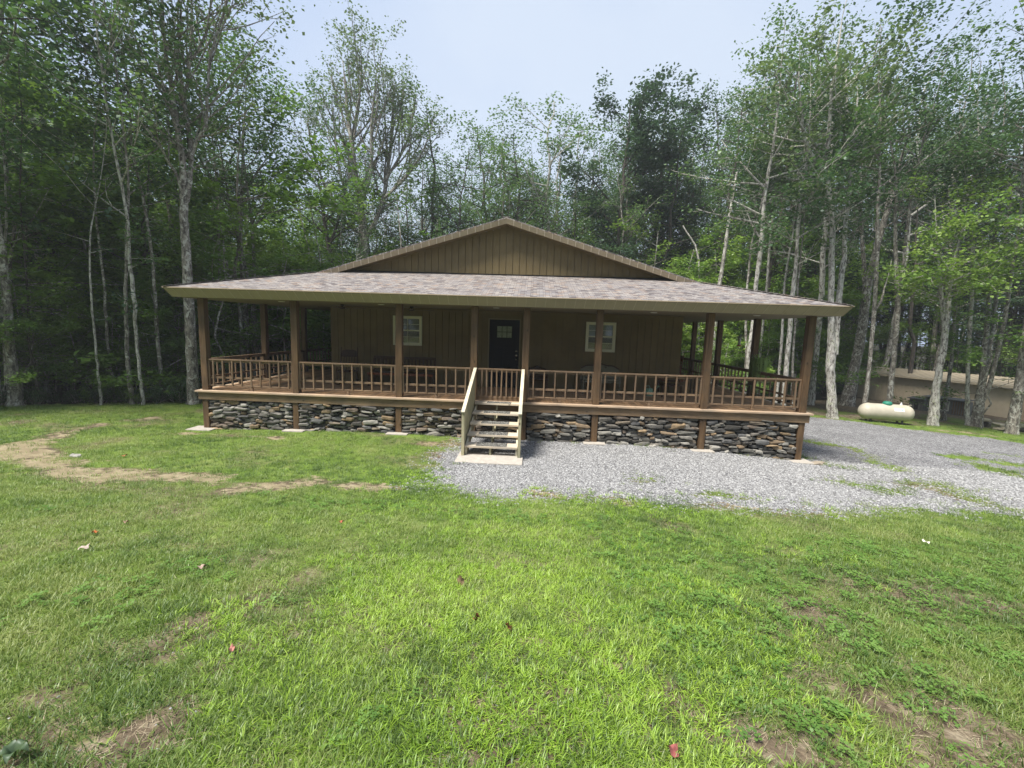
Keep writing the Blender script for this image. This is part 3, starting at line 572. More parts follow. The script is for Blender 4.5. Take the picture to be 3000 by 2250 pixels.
def panel(p,q,nx_,ny_):
    p=np.array(p);q=np.array(q);L=np.linalg.norm(q-p);d=(q-p)/L; n=np.array([nx_,ny_]); res=.01; W_=int(L/res); sk=np.zeros(W_)
    for i in range(W_): sk[i]=0
    base=gz(p[0]+d[0]*np.arange(W_)*res,p[1]+d[1]*np.arange(W_)*res)-.06; sk=base.copy(); top=-.245; mb=MB(); tries=0
    while tries<6000:
        tries+=1; i0=int(np.argmin(sk)); 
        if sk[i0]>top-.035: break
        w=int(rnd.choice([.12,.16,.2,.24,.28,.34,.42])*rnd.uniform(.8,1.15)/res); t=rnd.uniform(.042,.105)*(1.15 if w>22 else .9)
        a=max(0,min(i0-rnd.randint(0,w//2),W_-w)); b=min(W_,a+w)
        # clip to the low run
        z0=np.percentile(sk[a:b],70); z0=min(z0,sk[i0]+.03)
        t=min(t,top-z0+.01); t=max(t,.035)
        col=np.array(rnd.choice(SC))*rnd.uniform(.75,1.2); u=(a+b)/2*res; dep=rnd.uniform(.15,.2)
        c=(p[0]+d[0]*u+n[0]*rnd.uniform(-.05,.045),p[1]+d[1]*u+n[1]*rnd.uniform(-.05,.045),z0+t/2)
        sl=(sk[min(W_-1,b-1)]-sk[a])/(w*res)*.5; stone(mb,c,w*res*.97,dep,t*1.02,max(-.3,min(.3,-sl+rnd.uniform(-.10,.10))),math.atan2(d[1],d[0])+rnd.uniform(-.08,.08),tuple(col))
        sk[a:b]=np.maximum(sk[a:b],z0+t+rnd.uniform(-.004,.006)); sk[i0]=max(sk[i0],z0+t)
    return mb
for k in range(7):
    if k==3: pa=panel((PX[3]+.08,YF-.02),(PX[4]-.08,YF-.02),0,-1)
    else: pa=panel((PX[k]+.078,YF-.03),(PX[k+1]-.078,YF-.03),0,-1)
    child(pa,'stone_panel',MT['stone'],K)
for x,s_ in ((PX[0],-1),(PX[-1],1)): child(panel((x,YF+.1),(x,YE-2),s_,0),'stone_panel',MT['stone'],K)
m=MB(); m.box((PX[0]+.12,YF+.05,-1.6),(PX[-1]-.12,YF+.13,-.05)); m.box((PX[0]+.06,YF+.131,-1.9),(PX[0]+.09,YE-.1,-.05)); m.box((PX[-1]-.09,YF+.131,-1.9),(PX[-1]-.06,YE-.1,-.05)); child(m,'dark_backing',MT['painted_dark'],K)  # dark sheets; shade in the stone gaps is put into their colour

# ---------------------------------------------------------------- porch steps and slabs
def root(name,loc,label,cat,group=None,rz=0):
    e=empty(name,loc,rz); tag(e,label,cat,group); return e
def ch(mb,name,m,par,**k):                     # mesh given in the parent's local coordinates
    o=mb.build(name,m,None,**k); o.parent=par; return o
def wch(mb,name,m,par,**k):                    # mesh given in world coordinates
    o=mb.build(name,m,None,**k); o.parent=par; bpy.context.view_layer.update(); o.matrix_parent_inverse=par.matrix_world.inverted(); return o
m_,t_,b_=mat('patterned rubber mat'); v_=mapping(t_,[1,1,1]); n_=noise(t_,v_,38,4,.75,1.5); t_.links.new(ramp(t_,n_,[(.47,(.015,.015,.014)),(.53,(.10,.10,.09)),(.58,(.34,.33,.31))]),b_.inputs['Base Color']); b_.inputs['Roughness'].default_value=.8; MT['mat']=m_
SX0,SX1=-1.335,-.225
ST=root('porch_steps',((SX0+SX1)/2,9.3,-.85),'weathered wood steps with five treads and solid board sides up to the porch gate','steps')
TR=[(10.45,10.73,-.006),(10.02,10.34,-.17),(9.62,9.94,-.335),(9.26,9.59,-.50),(8.93,9.25,-.665)]
for k,(a,b,z) in enumerate(TR):
    m=MB(); m.box((SX0,a,z-.042),(SX1,(a+b)/2-.003,z)); m.box((SX0,(a+b)/2+.003,z-.042),(SX1,b,z-.001)); t=wch(m,'tread',MW['tread'],ST,bevel=.004)
    m=MB(); x0=SX0+.23+.02*(4-k)*.5+(.02 if k==0 else 0); x1=SX1-.23; m.box((x0,a+.015,z+.0008),(x1,b-.03,z+.009)); o=m.build('tread_mat',MT['mat'],t,bevel=.003)
for x in (SX0+.02,SX1-.02):
    m=MB(); m.prism([(x-.018,8.96,-.71),(x-.018,10.62,-.06),(x-.018,10.70,-.06),(x-.018,10.70,-.33),(x-.018,9.18,-.93),(x-.018,8.96,-.93)],(.036,0,0)); wch(m,'stringer',MW['cap'],ST)
m=MB(); x=(SX0+SX1)/2-.02
for k,(a,b,z) in enumerate(TR): m.box((x-.02,a+.05,(TR[k+1][2]-.0) if k<4 else -.88),(x+.02,a+.09,z-.043))
m.prism([(x-.02,9.02,-.9),(x-.02,10.6,-.28),(x-.02,10.6,-.42),(x-.02,9.2,-.96)],(.04,0,0)); wch(m,'centre_support',MW['stairside'],ST)
for s_,x in ((-1,SX0-.035),(1,SX1+.035)):
    m=MB(); n=12; y0,y1=8.86,10.70
    zt=lambda y:.06+(y-y0)*(.80-.06)/(y1-y0); zb=lambda y:max(-.875,-1.0+(y-8.95)*.42)
    for k in range(n):
        a=y0+(y1-y0)*k/n; b=a+(y1-y0)/n-.006; xx=x+rnd.uniform(-.002,.002)
        if k==0: m.box((xx-.03,a,-.86),(xx+.03,a+.075,zt(a)-.005)); a+=.08
        m.prism([(xx-.014,a,zb(a)),(xx-.014,b,zb(b)),(xx-.014,b,zt(b)-.005),(xx-.014,a,zt(a)-.005)],(.028,0,0))
    sp=wch(m,'side_panel',MW['stairside'],ST,bevel=.003)
    m=MB(); m.beam((x,y0-.03,zt(y0-.03)+.012),(x,y1,zt(y1)+.012),.075,.034); o=m.build('handrail_cap',MW['cap'],sp,bevel=.005); o.matrix_parent_inverse=Matrix()
m=MB(); zq=-.905; m.box((SX0-.13,8.42,zq),(SX1+.12,9.12,-.862)); tag(m.build('concrete_pad',MT['concrete'],None,bevel=.01),'pale rectangular concrete pad at the foot of the porch steps','pad')
for k,x in enumerate(PX):
    if k in (3,4): continue
    g=gzf(x,YF-.2); m=MB(); w=.27 if k!=7 else .24; m.box((x-w-(.1 if k==0 else 0),YF-.30-(.06 if k in(0,7) else 0),g-.06),(x+w,YF+.1,g+.03))
    lab={0:'pale slab under the corner post at the grassy end of the porch',1:'pale slab in the grass under the second porch post from the grassy end',2:'pale slab in the grass under the porch post nearest the steps',5:'pale slab on gravel under the post in front of the second window',6:'pale slab on gravel under the post next to the gravel side corner',7:'cracked pale slab under the gravel side corner post'}[k]
    tag(m.build('paving_slab',MT['concrete'],None,bevel=.008),lab,'slab','slabs under the porch posts')
for dx,dy,s_ in ((.33,-.25,.16),(.52,-.1,.13)):
    m=MB(); x,y=PX[7]+dx,YF+dy; stone(m,(x,y,gzf(x,y)+.02),s_*2,s_*1.3,.05,.03,.3,(.28,.24,.19)); tag(m.build('flat_stone',MT['stone']),'flat loose stone %s the gravel side corner slab'%('touching' if dx<.4 else 'lying just beyond'),'stone')
# ---------------------------------------------------------------- furniture on the porch
def rocker(loc,label,mt,rz=0,group=None):
    r=root('rocking_chair',loc,label,'rocking chair',group,rz)
    m=MB(); m.box((-.25,-.24,.40),(.25,.22,.435)); ch(m,'seat',mt,r,bevel=.01)
    m=MB()
    for x in (-.235,.235): m.tube([(x,.2,.1),(x,.22,.45),(x,.27,.8),(x,.32,1.1)],[.018,.02,.018,.014],8)
    for k in range(5): x=-.15+.075*k; m.tube([(x,.22,.44),(x,.29,.86)],.009,6)
    ch(m,'back_posts',mt,r)
    m=MB(); m.prism([(-.22,.285,.82),(.22,.285,.82),(.225,.30,.9),(.2,.31,1.0),(.1,.315,1.03),(-.1,.315,1.03),(-.2,.31,1.0),(-.225,.30,.9)],(0,.02,0)); ch(m,'head_board',mt,r)
    for x in (-.22,.22):
        m=MB(); m.tube([(x,-.22,.08),(x,-.22,.63)],.018,8); ch(m,'leg',mt,r)
        m=MB(); m.box((x-.03,-.27,.63),(x+.03,.24,.655)); ch(m,'armrest',mt,r,bevel=.006)
        m=MB(); m.tube([(x,-.42,.10),(x,-.25,.045),(x,0,.022),(x,.25,.045),(x,.48,.12)],.019,8); ch(m,'rocker_runner',mt,r)
    return r
rocker((-5.42,12.62,0),'dark wood rocking chair on the porch by the wall corner',MW['dark'],.15)
b=root('long_bench',(-3.85,12.95,0),'long dark porch bench with a red brown seat edge under the first window','bench')
m=MB(); m.box((-.98,-.30,.33),(.98,-.26,.40)); ch(m,'seat_edge',MW['red'],b,bevel=.006)
m=MB(); m.box((-.96,-.259,.37),(.96,.16,.4)); ch(m,'seat',MW['dark'],b)
m=MB(); m.box((-.95,.19,.78),(.95,.22,.86)); m.box((-.95,.19,.45),(.95,.22,.5))
for k in range(17): x=-.92+.115*k; m.box((x-.02,.195,.501),(x+.02,.215,.779))
ch(m,'backrest',MW['dark'],b)
for x in (-.93,.93):
    for y in (-.26,.2): m=MB(); m.box((x-.03,y-.03,0),(x+.03,y+.03,.329 if y<0 else .8)); ch(m,'leg',MW['dark'],b)
    m=MB(); m.box((x-.035,-.3,.58),(x+.035,.18,.61)); ch(m,'armrest',MW['red'],b)
w=root('wire_plant_stand',(-2.45,12.9,0),'thin round wire stand beside the long porch bench','plant stand')
m=MB(); th=np.linspace(0,2*np.pi,25); m.tube([(.16*np.cos(a),.0,.33+.2*np.sin(a)) for a in th],.007,6,cap=False); m.tube([(.1*np.cos(a),.0,.33+.13*np.sin(a)) for a in th],.005,6,cap=False); ch(m,'ring',MW['dark'],w)
for x in (-.1,.1): m=MB(); m.tube([(x,0,.16),(x*1.4,.02,0)],.007,6); ch(m,'leg',MW['dark'],w)
def curvy_bench(loc,W_,Hh,label,seatm,backm,cushion=None,name='porch_settee',cat='settee'):
    r=root(name,loc,label,cat); n=25; xs=np.linspace(-W_/2,W_/2,n)
    top=[Hh-.12*abs(x/(W_/2))**1.6+.015*np.cos(x/W_*18) for x in xs]
    m=MB()
    for k in range(n-1): m.prism([(xs[k],.22,.36),(xs[k+1],.22,.36),(xs[k+1],.25,top[k+1]),(xs[k],.25,top[k])],(0,.03,0))
    bk=ch(m,'backrest',backm,r)
    m=MB(); m.tube([(xs[k],.25,top[k]) for k in range(n)],.018,6); m.build('back_rim',MW['dark'],bk)
    m=MB(); m.box((-W_/2,-.24,.33),(W_/2,.21,.375)); st=ch(m,'seat',seatm,r,bevel=.01)
    if cushion: m=MB(); m.box((-W_/2+.05,-.23,.377),(W_/2-.05,.2,.45)); ch(m,'cushion',cushion,r,bevel=.03)
    for x in (-W_/2+.04,W_/2-.04):
        m=MB(); m.prism([(x-.02,-.25,0),(x-.02,-.18,0),(x-.02,-.16,.30),(x-.02,-.18,.33),(x-.02,-.25,.33)],(.04,0,0)); ch(m,'leg',backm if cushion else seatm,r)
        m=MB(); m.box((x-.02,.19,0),(x+.02,.24,.33)); ch(m,'leg',backm if cushion else seatm,r)
        m=MB(); m.tube([(x,.22,.6),(x,.0,.63),(x,-.22,.58),(x,-.24,.36)],.022,8); ch(m,'armrest',backm if cushion else seatm,r)
    return r
m_,t_,b_=mat('floral fabric'); v_=mapping(t_,[1,1,1]); vo_=N(t_,'ShaderNodeTexVoronoi'); vo_.inputs['Scale'].default_value=6.5; t_.links.new(v_,vo_.inputs['Vector']); ns_=noise(t_,v_,11,3,.6)
ad_=N(t_,'ShaderNodeMath',operation='ADD'); t_.links.new(vo_.outputs['Distance'],ad_.inputs[0]); t_.links.new(ns_,ad_.inputs[1]); t_.links.new(ramp(t_,ad_.outputs[0],[(.62,(.04,.045,.02)),(.7,(.10,.085,.04)),(.76,(.15,.14,.10))]),b_.inputs['Base Color']); MT['floral']=m_
curvy_bench((.18,12.9,0),.66,.70,'dark curved back bench on the porch beside the front door',MW['dark'],MW['dark'],name='small_bench',cat='bench')
curvy_bench((2.05,12.9,0),1.12,.84,'curved settee in dark blotched cream floral fabric under the second window',MT['floral'],MT['floral'],MT['floral'])
c=root('wicker_armchair',(4.05,12.88,0),'low dark armchair against the wall near the watering can','chair')
m=MB(); m.box((-.28,-.26,.30),(.28,.22,.345)); ch(m,'seat',MW['dark'],c,bevel=.01)
m=MB()
for z in (.42,.5,.58): m.box((-.27,.2,z-.025),(.27,.225,z+.025))
ch(m,'backrest',MW['dark'],c)
for x in (-.26,.26):
    for y in (-.24,.2): m=MB(); m.box((x-.022,y-.022,0),(x+.022,y+.022,.299 if y<0 else .62)); ch(m,'leg',MW['dark'],c)
    m=MB(); m.box((x-.03,-.26,.47),(x+.03,.19,.5)); ch(m,'armrest',MW['red'],c)
w=root('watering_can',(3.45,12.75,0),'pale green watering can on the deck between settee and armchair','watering can')
m=MB(); m.lathe([(.001,0),(.10,0),(.105,.02),(.10,.19),(.085,.21),(.001,.21)],(0,0,0),18); ch(m,'body',MT['canplastic'],w,smooth=True)
m=MB(); m.tube([(.09,0,.06),(.17,0,.17),(.23,0,.27)],[.02,.014,.012],8); m.tube([(.225,0,.262),(.26,0,.30)],[.012,.04],8); ch(m,'spout',MT['canplastic'],w)
m=MB(); m.tube([(.03,0,.20),(-.02,0,.29),(-.10,0,.28),(-.13,0,.18),(-.10,0,.08)],.011,8); ch(m,'handle',MT['canplastic'],w)
rocker((5.15,16.3,0),'red brown armchair out on the side deck past the wall corner',MW['red'],-1.2)
tb=root('plant_table',(4.95,13.1,0),'small dark table at the wall corner holding a trailing plant','table')
m=MB(); m.box((-.2,-.18,.52),(.2,.18,.55)); ch(m,'tabletop',MW['dark'],tb)
for x in (-.16,.16):
    for y in (-.14,.14): m=MB(); m.box((x-.018,y-.018,0),(x+.018,y+.018,.519)); ch(m,'leg',MW['dark'],tb)
# ceiling fans under the soffit
for x,y,lab in ((-3.35,12.1,'dark ceiling fan under the porch soffit above the long bench'),(-5.3,12.1,'dark ceiling fan under the porch soffit above the rocking chair')):
    f=root('ceiling_fan',(x,y,PH),lab,'ceiling fan','ceiling fans under the porch roof')
    m=MB(); m.lathe([(.05,.003),(.05,-.03),(.015,-.035),(.015,-.06),(.075,-.065),(.08,-.1),(.03,-.115),(.001,-.115)],(0,0,0),16); ch(m,'motor',MT['blackmetal'],f,smooth=True)
    for k in range(4):
        a=k*np.pi/2+.25; d=np.array([np.cos(a),np.sin(a),0]); m=MB(); m.beam(d*.07+[0,0,-.085],d*.62+[0,0,-.085],.11,.008); ch(m,'blade',MW['dark'],f)
# hanging bird feeder, hanging plant
MT['feedtube']=m_plain('clear feeder plastic',(.42,.44,.38),.2,.5,30,0)
fd=root('bird_feeder',(6.42,13.95,1.5),'clear tube bird feeder with a reddish tray hanging from the side porch eave','bird feeder')
m=MB(); m.tube([(0,0,.32),(0,0,.82)],.003,5); ch(m,'hanging_wire',MT['blackmetal'],fd)
m=MB(); m.lathe([(.001,.02),(.04,.02),(.04,.25),(.001,.25)],(0,0,0),16); ch(m,'tube',MT['feedtube'],fd,smooth=True)
m=MB(); m.lathe([(.001,0),(.05,0),(.075,.02),(.07,.028),(.03,.03),(.001,.03)],(0,0,-.01),16); ch(m,'tray',MT['redplastic'],fd,smooth=True)
m=MB(); m.lathe([(.001,.25),(.05,.25),(.03,.285),(.012,.32),(.001,.32)],(0,0,0),16); ch(m,'cap',MT['frost'],fd,smooth=True)
hp=root('hanging_plant',(6.62,13.02,.85),'spider plant spilling long striped leaves from a pot hung at the side porch post','plant')
m=MB(); m.lathe([(.001,0),(.09,0),(.13,.17),(.12,.17),(.11,.14),(.001,.14)],(0,0,0),16); ch(m,'pot',MT['pot'],hp)
m=MB()
for k in range(3): a=k*2.1; m.tube([(.125*np.cos(a),.125*np.sin(a),.17),(0,0,.75),(0,0,1.46)],.003,4)
ch(m,'hanger',MT['blackmetal'],hp)
def arch_leaves(n,rmin,rmax,drop,wd,base,hgt):
    m=MB()
    for k in range(n):
        a=rnd.uniform(0,6.283); r_=rnd.uniform(rmin,rmax); h=rnd.uniform(.6,1)*hgt; dr=rnd.uniform(.4,1)*drop; u=np.linspace(0,1,7)
        rr=r_*np.sin(np.minimum(u*1.9,1.57))*(.95+.05*u); zz=base+h*np.sin(u*np.pi*.55)*(1-u)**.2*1.1-dr*np.clip(u-.3,0,1)**1.3/.63
        side=np.array([-np.sin(a),np.cos(a),0]); w=wd*rnd.uniform(.7,1.2)*np.sin(np.clip(u*.9+.1,0,1)*np.pi)**.6
        P=np.stack([np.cos(a)*rr,np.sin(a)*rr,zz],1); V=np.concatenate([P-side*w[:,None]/2,P+side*w[:,None]/2]); F=[(i,i+1,i+8,i+7) for i in range(6)]
        m.add(V,F)
    return m
m=arch_leaves(210,.10,.30,.62,.019,.15,.36); ch(m,'foliage',ML['spider'],hp)
m=arch_leaves(26,.2,.34,.2,.014,.15,.45); ch(m,'top_leaves',ML['spider'],hp)
for a,zz in ((1,-.35),(3,-.5),(5,-.25),(4,-.6)):
    c=(.22*np.cos(a),.22*np.sin(a),zz); m=MB(); m.tube([(.1*np.cos(a),.1*np.sin(a),.17),(.2*np.cos(a),.2*np.sin(a),.05),c],.003,4)
    m2=arch_leaves(16,.05,.13,.16,.008,0,.07); 
    for v in m2.v: v+=np.array(c)
    off=m.n; m.v+=m2.v; m.f+=[tuple(i+off for i in q) for q in m2.f]; m.mi+=m2.mi; m.n+=m2.n; ch(m,'plantlet',ML['spider'],hp)
# ---------------------------------------------------------------- propane tank
gL=at_g(2600,1240); tz=gzf(gL[0],gL[1]); TD=.70; TLn=2.0
TK=root('propane_tank',(gL[0]-.02,gL[1]+.15,tz),'cream capsule shaped gas tank with a green dome lying on the grass strip','gas tank',None,-.19)
r_=TD/2; zc=.10+r_; n=12; prof=[]
for k in range(n+1): a=np.pi/2*k/n; prof.append((max(.001,r_*np.sin(a)),-TLn/2+r_*.95-r_*.95*np.cos(a)))
prof+= [(rr,-h) for rr,h in prof[::-1]]
m=MB(); m.lathe(prof,(0,0,zc),36,0); ch(m,'shell',MT['tank'],TK,smooth=True)
m=MB(); m.lathe([(.165,-.02),(.17,.05),(.16,.10),(.12,.135),(.06,.15),(.001,.152)],(.02,0,zc+r_-.03),24); ch(m,'dome',MT['green'],TK,smooth=True)
m=MB(); m.lathe([(.05,0),(.05,.03),(.02,.05),(.022,.10),(.001,.11)],(.52,0,zc+r_-.01),12); ch(m,'valve',MT['brightwhite'],TK,smooth=True)
for x in (-.72,.80): m=MB(); m.tube([(x-.02,0,zc+r_-.008),(x+.06,0,zc+r_+.014),(x+.1,0,zc+r_-.008)],.012,6); ch(m,'lifting_lug',MT['tank'],TK)
for x in (-.6,.55):
    m=MB(); m.box((x-.06,-.22,.0),(x+.06,.22,.035)); 
    for y in (-.17,.17): m.box((x-.03,y-.03,.0351),(x+.03,y+.03,zc-math.sqrt(r_*r_-y*y)+.03))
    ch(m,'foot',MT['blackmetal'],TK)
m=MB(); m.box((-.75,-.2,.018),(.75,-.17,.034)); ch(m,'skid_rail',MT['blackmetal'],TK)
def arcplate(x0,x1,a0,a1,dr,skew=0):            # curved plate hugging the shell
    m=MB(); k=6; V=[];F=[]
    for i in range(k+1):
        a=a0+(a1-a0)*i/k
        for x in (x0,x1): V.append((x+skew*(i/k),-(r_+dr)*np.sin(a),zc+(r_+dr)*np.cos(a)))
    F=[(2*i,2*i+1,2*i+3,2*i+2) for i in range(k)]; m.add(V,F); return m
lb=ch(arcplate(.14,.50,R(48),R(72),.004),'label',MT['brightwhite'],TK)
m=MB()
for (x0,x1,a0) in ((.24,.43,52),(.20,.23,51.5),(.20,.36,60),(.22,.32,64.5)):
    q=arcplate(x0,x1,R(a0),R(a0+2.2),.006); off=m.n; m.v+=q.v; m.f+=[tuple(i+off for i in f) for f in q.f]; m.mi+=q.mi; m.n+=q.n
m.build('label_print',MT['blue'],lb); arcplate(.38,.45,R(57),R(68),.006).build('label_logo',MT['paleblue'],lb)
# ---------------------------------------------------------------- long shed, kennels, rocks
sa=at_g(2511,1163); sb=at_g(2956,1225); sa=np.array(sa); sb=np.array(sb); dv=(sb-sa); dv[2]=0; Ls=np.linalg.norm(dv); dx_=dv/Ls; ang=math.atan2(dx_[1],dx_[0])
hL=at(2516,1089,sa[1])[2]; hR=at(2962,1131,sb[1])[2]
SH=root('long_shed',(sa[0],sa[1],0),'long low tan shed with a ribbed metal roof among the trees beyond the gas tank','shed',None,ang)
ext=2.2; Lw=Ls+ext; dep=5.0; zt0=hL; zt1=hL+(hR-hL)*Lw/Ls
print('SHED',sa,sb,Ls,hL,hR)
zb=min(sa[2],sb[2])-.6
m=MB(); m.prism([(0,0,zb),(Ls,0,zb),(Ls,0,zt0+(zt1-zt0)*Ls/Lw),(0,0,zt0)],(0,dep,0)); k=0; x=0
while x<Ls-.02: e=min(x+.22,Ls); f0=zt0+(zt1-zt0)*x/Lw; f1=zt0+(zt1-zt0)*e/Lw; m.prism([(x+.012,-.0005,zb),(e-.012,-.0005,zb),(e-.012,-.0005,f1-.01),(x+.012,-.0005,f0-.01)],(0,-.015,0)); x=e
ch(m,'wall',MT['shedwall'],SH)
m=MB(); m.prism([(Ls+.01,.0,zb),(Lw,.0,zb),(Lw,.0,zt0+(zt1-zt0)-.02),(Ls+.01,.0,zt0+(zt1-zt0)*Ls/Lw)],(0,.1,0)); x=Ls+.02
while x<Lw-.02: e=min(x+.16,Lw); m.prism([(x+.01,-.0005,zb),(e-.01,-.0005,zb),(e-.01,-.0005,zt1-.05),(x+.01,-.0005,zt1-.05)],(0,-.02,0)); x=e
dr=ch(m,'door',MT['sheddoor'],SH)
m=MB(); m.box((Ls+.45,-.06,zb+2.0),(Ls+.62,-.021,zb+2.04)); m.build('latch',MT['blackmetal'],dr)
ov=.35; rise=.28; m=MB()
def rp_(x,y,dz): return (x,y,zt0+(zt1-zt0)*x/Lw+dz)
ye=-.3; ym=dep/2
m.prism([rp_(-ov,ye,-.02),rp_(Ls+.5,ye,-.02),rp_(Ls+.5,ym,rise),rp_(-ov,ym,rise)],(0,0,.03)); m.prism([rp_(-ov,ym,rise),rp_(Ls+.5,ym,rise),rp_(Ls+.5,dep-ye,-.02),rp_(-ov,dep-ye,-.02)],(0,0,.03))
x=-ov
while x<Ls+.5: m.prism([rp_(x,ye,.011),rp_(x+.05,ye,.011),rp_(x+.05,ym,rise+.031),rp_(x,ym,rise+.031)],(0,0,.02)); x+=.25
ch(m,'roof',MT['shedroof'],SH)
m=MB(); m.prism([rp_(-ov,ye-.02,-.10),rp_(Ls+.5,ye-.02,-.10),rp_(Ls+.5,ye-.02,.02),rp_(-ov,ye-.02,.02)],(0,.018,0)); ch(m,'eave_board',MT['shedwall'],SH)
m=MB(); m.prism([(0.05,.02,zt0-.3),(.05,dep-.02,zt0-.3),(.05,ym,zt0+rise-.02)],(-.06,0,0)); ch(m,'gable',MT['shedwall'],SH)
k1=at_g(2682,1201); k2=at_g(2765,1211)
k1=k1+0; KD=root('dog_kennel',(k1[0],k1[1],gzf(k1[0],k1[1])),'small grey dog kennel with an arched dark opening in front of the long shed','kennel',None,ang+.0)
s1=k1[1]/CF
mpp=lambda p:1/abs(pxof(np.array(p)+dx_)[0]-pxof(p)[0])
wk,hk=44*mpp(k1),32*s1
m=MB(); m.box((-wk/2,0,0),(wk/2,.5,hk)); ch(m,'body',MW['kennel'],KD)
m=MB(); m.prism([(-.14*wk,-.004,.08*hk),(.14*wk,-.004,.08*hk),(.14*wk,-.004,.55*hk),(.09*wk,-.004,.7*hk),(0,-.004,.76*hk),(-.09*wk,-.004,.7*hk),(-.14*wk,-.004,.55*hk)],(0,-.004,0)); ch(m,'opening',MT['painted_dark'],KD)  # flat dark plate, the shade inside the opening painted as colour
m=MB(); m.box((.24*wk,-.02,.02),(.48*wk,-.003,.85*hk)); ch(m,'door',MT['slate'] if 'slate' in MT else MW['kennel'],KD)
m=MB(); m.prism([(-wk*.62,-.15,hk+.0),(wk*.55,-.15,hk+.0),(wk*.55,.6,hk+.05),(-wk*.62,.6,hk+.05)],(0,0,.035)); ch(m,'roof',MW['kennel'],KD)
KE=root('long_hutch',(k2[0],k2[1],gzf(k2[0],k2[1])),'long low grey plank hutch with two white framed openings against the long shed','hutch',None,ang)
s2=k2[1]/CF; wa=66*mpp(k2); hk=42*s2
m=MB(); m.box((-wa,0,0),(wa,.5,hk*.93)); ch(m,'body',MW['kennel'],KE)
m=MB(); x=wa*.35
while x<wa: m.box((x,-.02,.03),(x+.06,-.002,hk*.9)); x+=.1
ch(m,'slats',MW['raily'],KE)
for x in (-wa*.62,-.02):
    w_=wa*.17; m=MB(); a,b,c,d=x-w_,x+w_,hk*.25,hk*.8; t=.045
    for q in (((a-t,-.03,c-t),(a,-.001,d+t)),((b,-.03,c-t),(b+t,-.001,d+t)),((a,-.03,c-t),(b,-.001,c)),((a,-.03,d),(b,-.001,d+t))): m.box(*q)
    f=ch(m,'window_frame',MT['white'],KE); m=MB(); m.box((a,-.008,c),(b,-.002,d)); m.build('opening',MT['painted_dark'],f)  # opening is a flat plate with its inner shade given as colour
m=MB(); m.prism([(-wa*1.08,-.2,hk*.98),(wa*1.04,-.2,hk*.98),(wa*1.04,.6,hk+.03),(-wa*1.08,.6,hk+.03)],(0,0,.03)); ch(m,'roof',MW['kennel'],KE)
# rock bench and rock pile
def rocklist(spec,name,label,cat):
    x0,y0=spec[0][0],spec[0][1]
    r=root(name,(x0,y0,gzf(x0,y0)),label,cat)
    return r
b0=at_g(2872,1249); s3=b0[1]/CF
RB=root('rock_bench',(b0[0],b0[1],gzf(b0[0],b0[1])),'rough bench made of a flat rock laid across two stones on the grass','bench')
m=MB(); stone(m,(0,0,20*s3),44*s3,.4,10*s3,.03,0,(.27,.25,.18)); ch(m,'seat',MT['stone'],RB)
for x in (-13,17): m=MB(); stone(m,(x*s3,0,7*s3),11*s3,.3,17*s3,.05,.2,(.16,.15,.11)); ch(m,'leg',MT['stone'],RB)
p0=at_g(2945,1262); s4=p0[1]/CF
for dx,dz,w,h,yy,c,lab in ((-6,6,36,12,.0,(.30,.27,.2),'pale block at the near end of the rock pile by the tree trunk'),(-8,15,34,9,.1,(.3,.28,.22),'flat tan rock lying on the pale block of the rock pile'),(44,17,44,13,.25,(.27,.26,.18),'rounded tan rock behind the dark log at the far edge of the grass')):
    m=MB(); x,y=p0[0]+dx*s4,p0[1]+yy; stone(m,(0,0,0),w*s4,.5,h*s4,.03,.1,c); o=m.build('rock',MT['stone']); o.location=(x,y,gzf(x,y)+dz*s4); tag(o,lab,'rock','rocks by the long shed')
m=MB(); m.tube([(0,0,0),(24*s4,.05,-3*s4),(60*s4,.15,-6*s4)],[9*s4,8*s4,7*s4],12,rough=.15); o=m.build('dark_log',MT['log']); x,y=p0[0]+9*s4,p0[1]; o.location=(x,y,gzf(x,y)+9*s4); tag(o,'dark sawn log lying beside the pale rocks at the edge of the grass','log')
m=MB(); g=at_g(222,1340); stone(m,(0,0,0),.16,.12,.07,.1,.3,(.3,.29,.27)); o=m.build('loose_rock',MT['stone']); o.location=(g[0],g[1],g[2]+.02); tag(o,'small grey rock at the edge of the dirt track','rock')
# fallen leaves
FL=[(1970,2222,.085,(.30,.09,.08),'curled dull red leaf lying on the grass closest to the camera',.5),(247,1615,.09,(.42,.34,.29),'pale pinkish dead leaf flat on the lawn',.0),(279,1569,.07,(.40,.12,.03),'orange leaf on the lawn above the pale leaf',.3),(370,1538,.05,(.36,.2,.17),'faded pink leaf half hidden in the lawn grass',.1),
 (592,1672,.06,(.34,.24,.2),'small beige pink leaf on the lawn',.1),(680,1917,.05,(.36,.15,.12),'salmon red leaf beside a bare dark patch of soil',.1),(1490,1853,.08,(.22,.08,.03),'rust brown leaf standing up in the grass',.9),(1395,1825,.06,(.2,.06,.04),'dark red leaf tip upright in the grass',1.0),(1350,1715,.08,(.16,.11,.06),'dry brown leaf upright in bright crabgrass',1.1),
 (2712,1596,.07,(.62,.6,.52),'whitish leaf on the sunny lawn',.1),(365,1340,.09,(.35,.12,.05),'rust leaf on the lawn beyond the dirt track',.2),(1000,1537,.05,(.33,.1,.05),'tiny red leaf far out in the lawn',.1)]
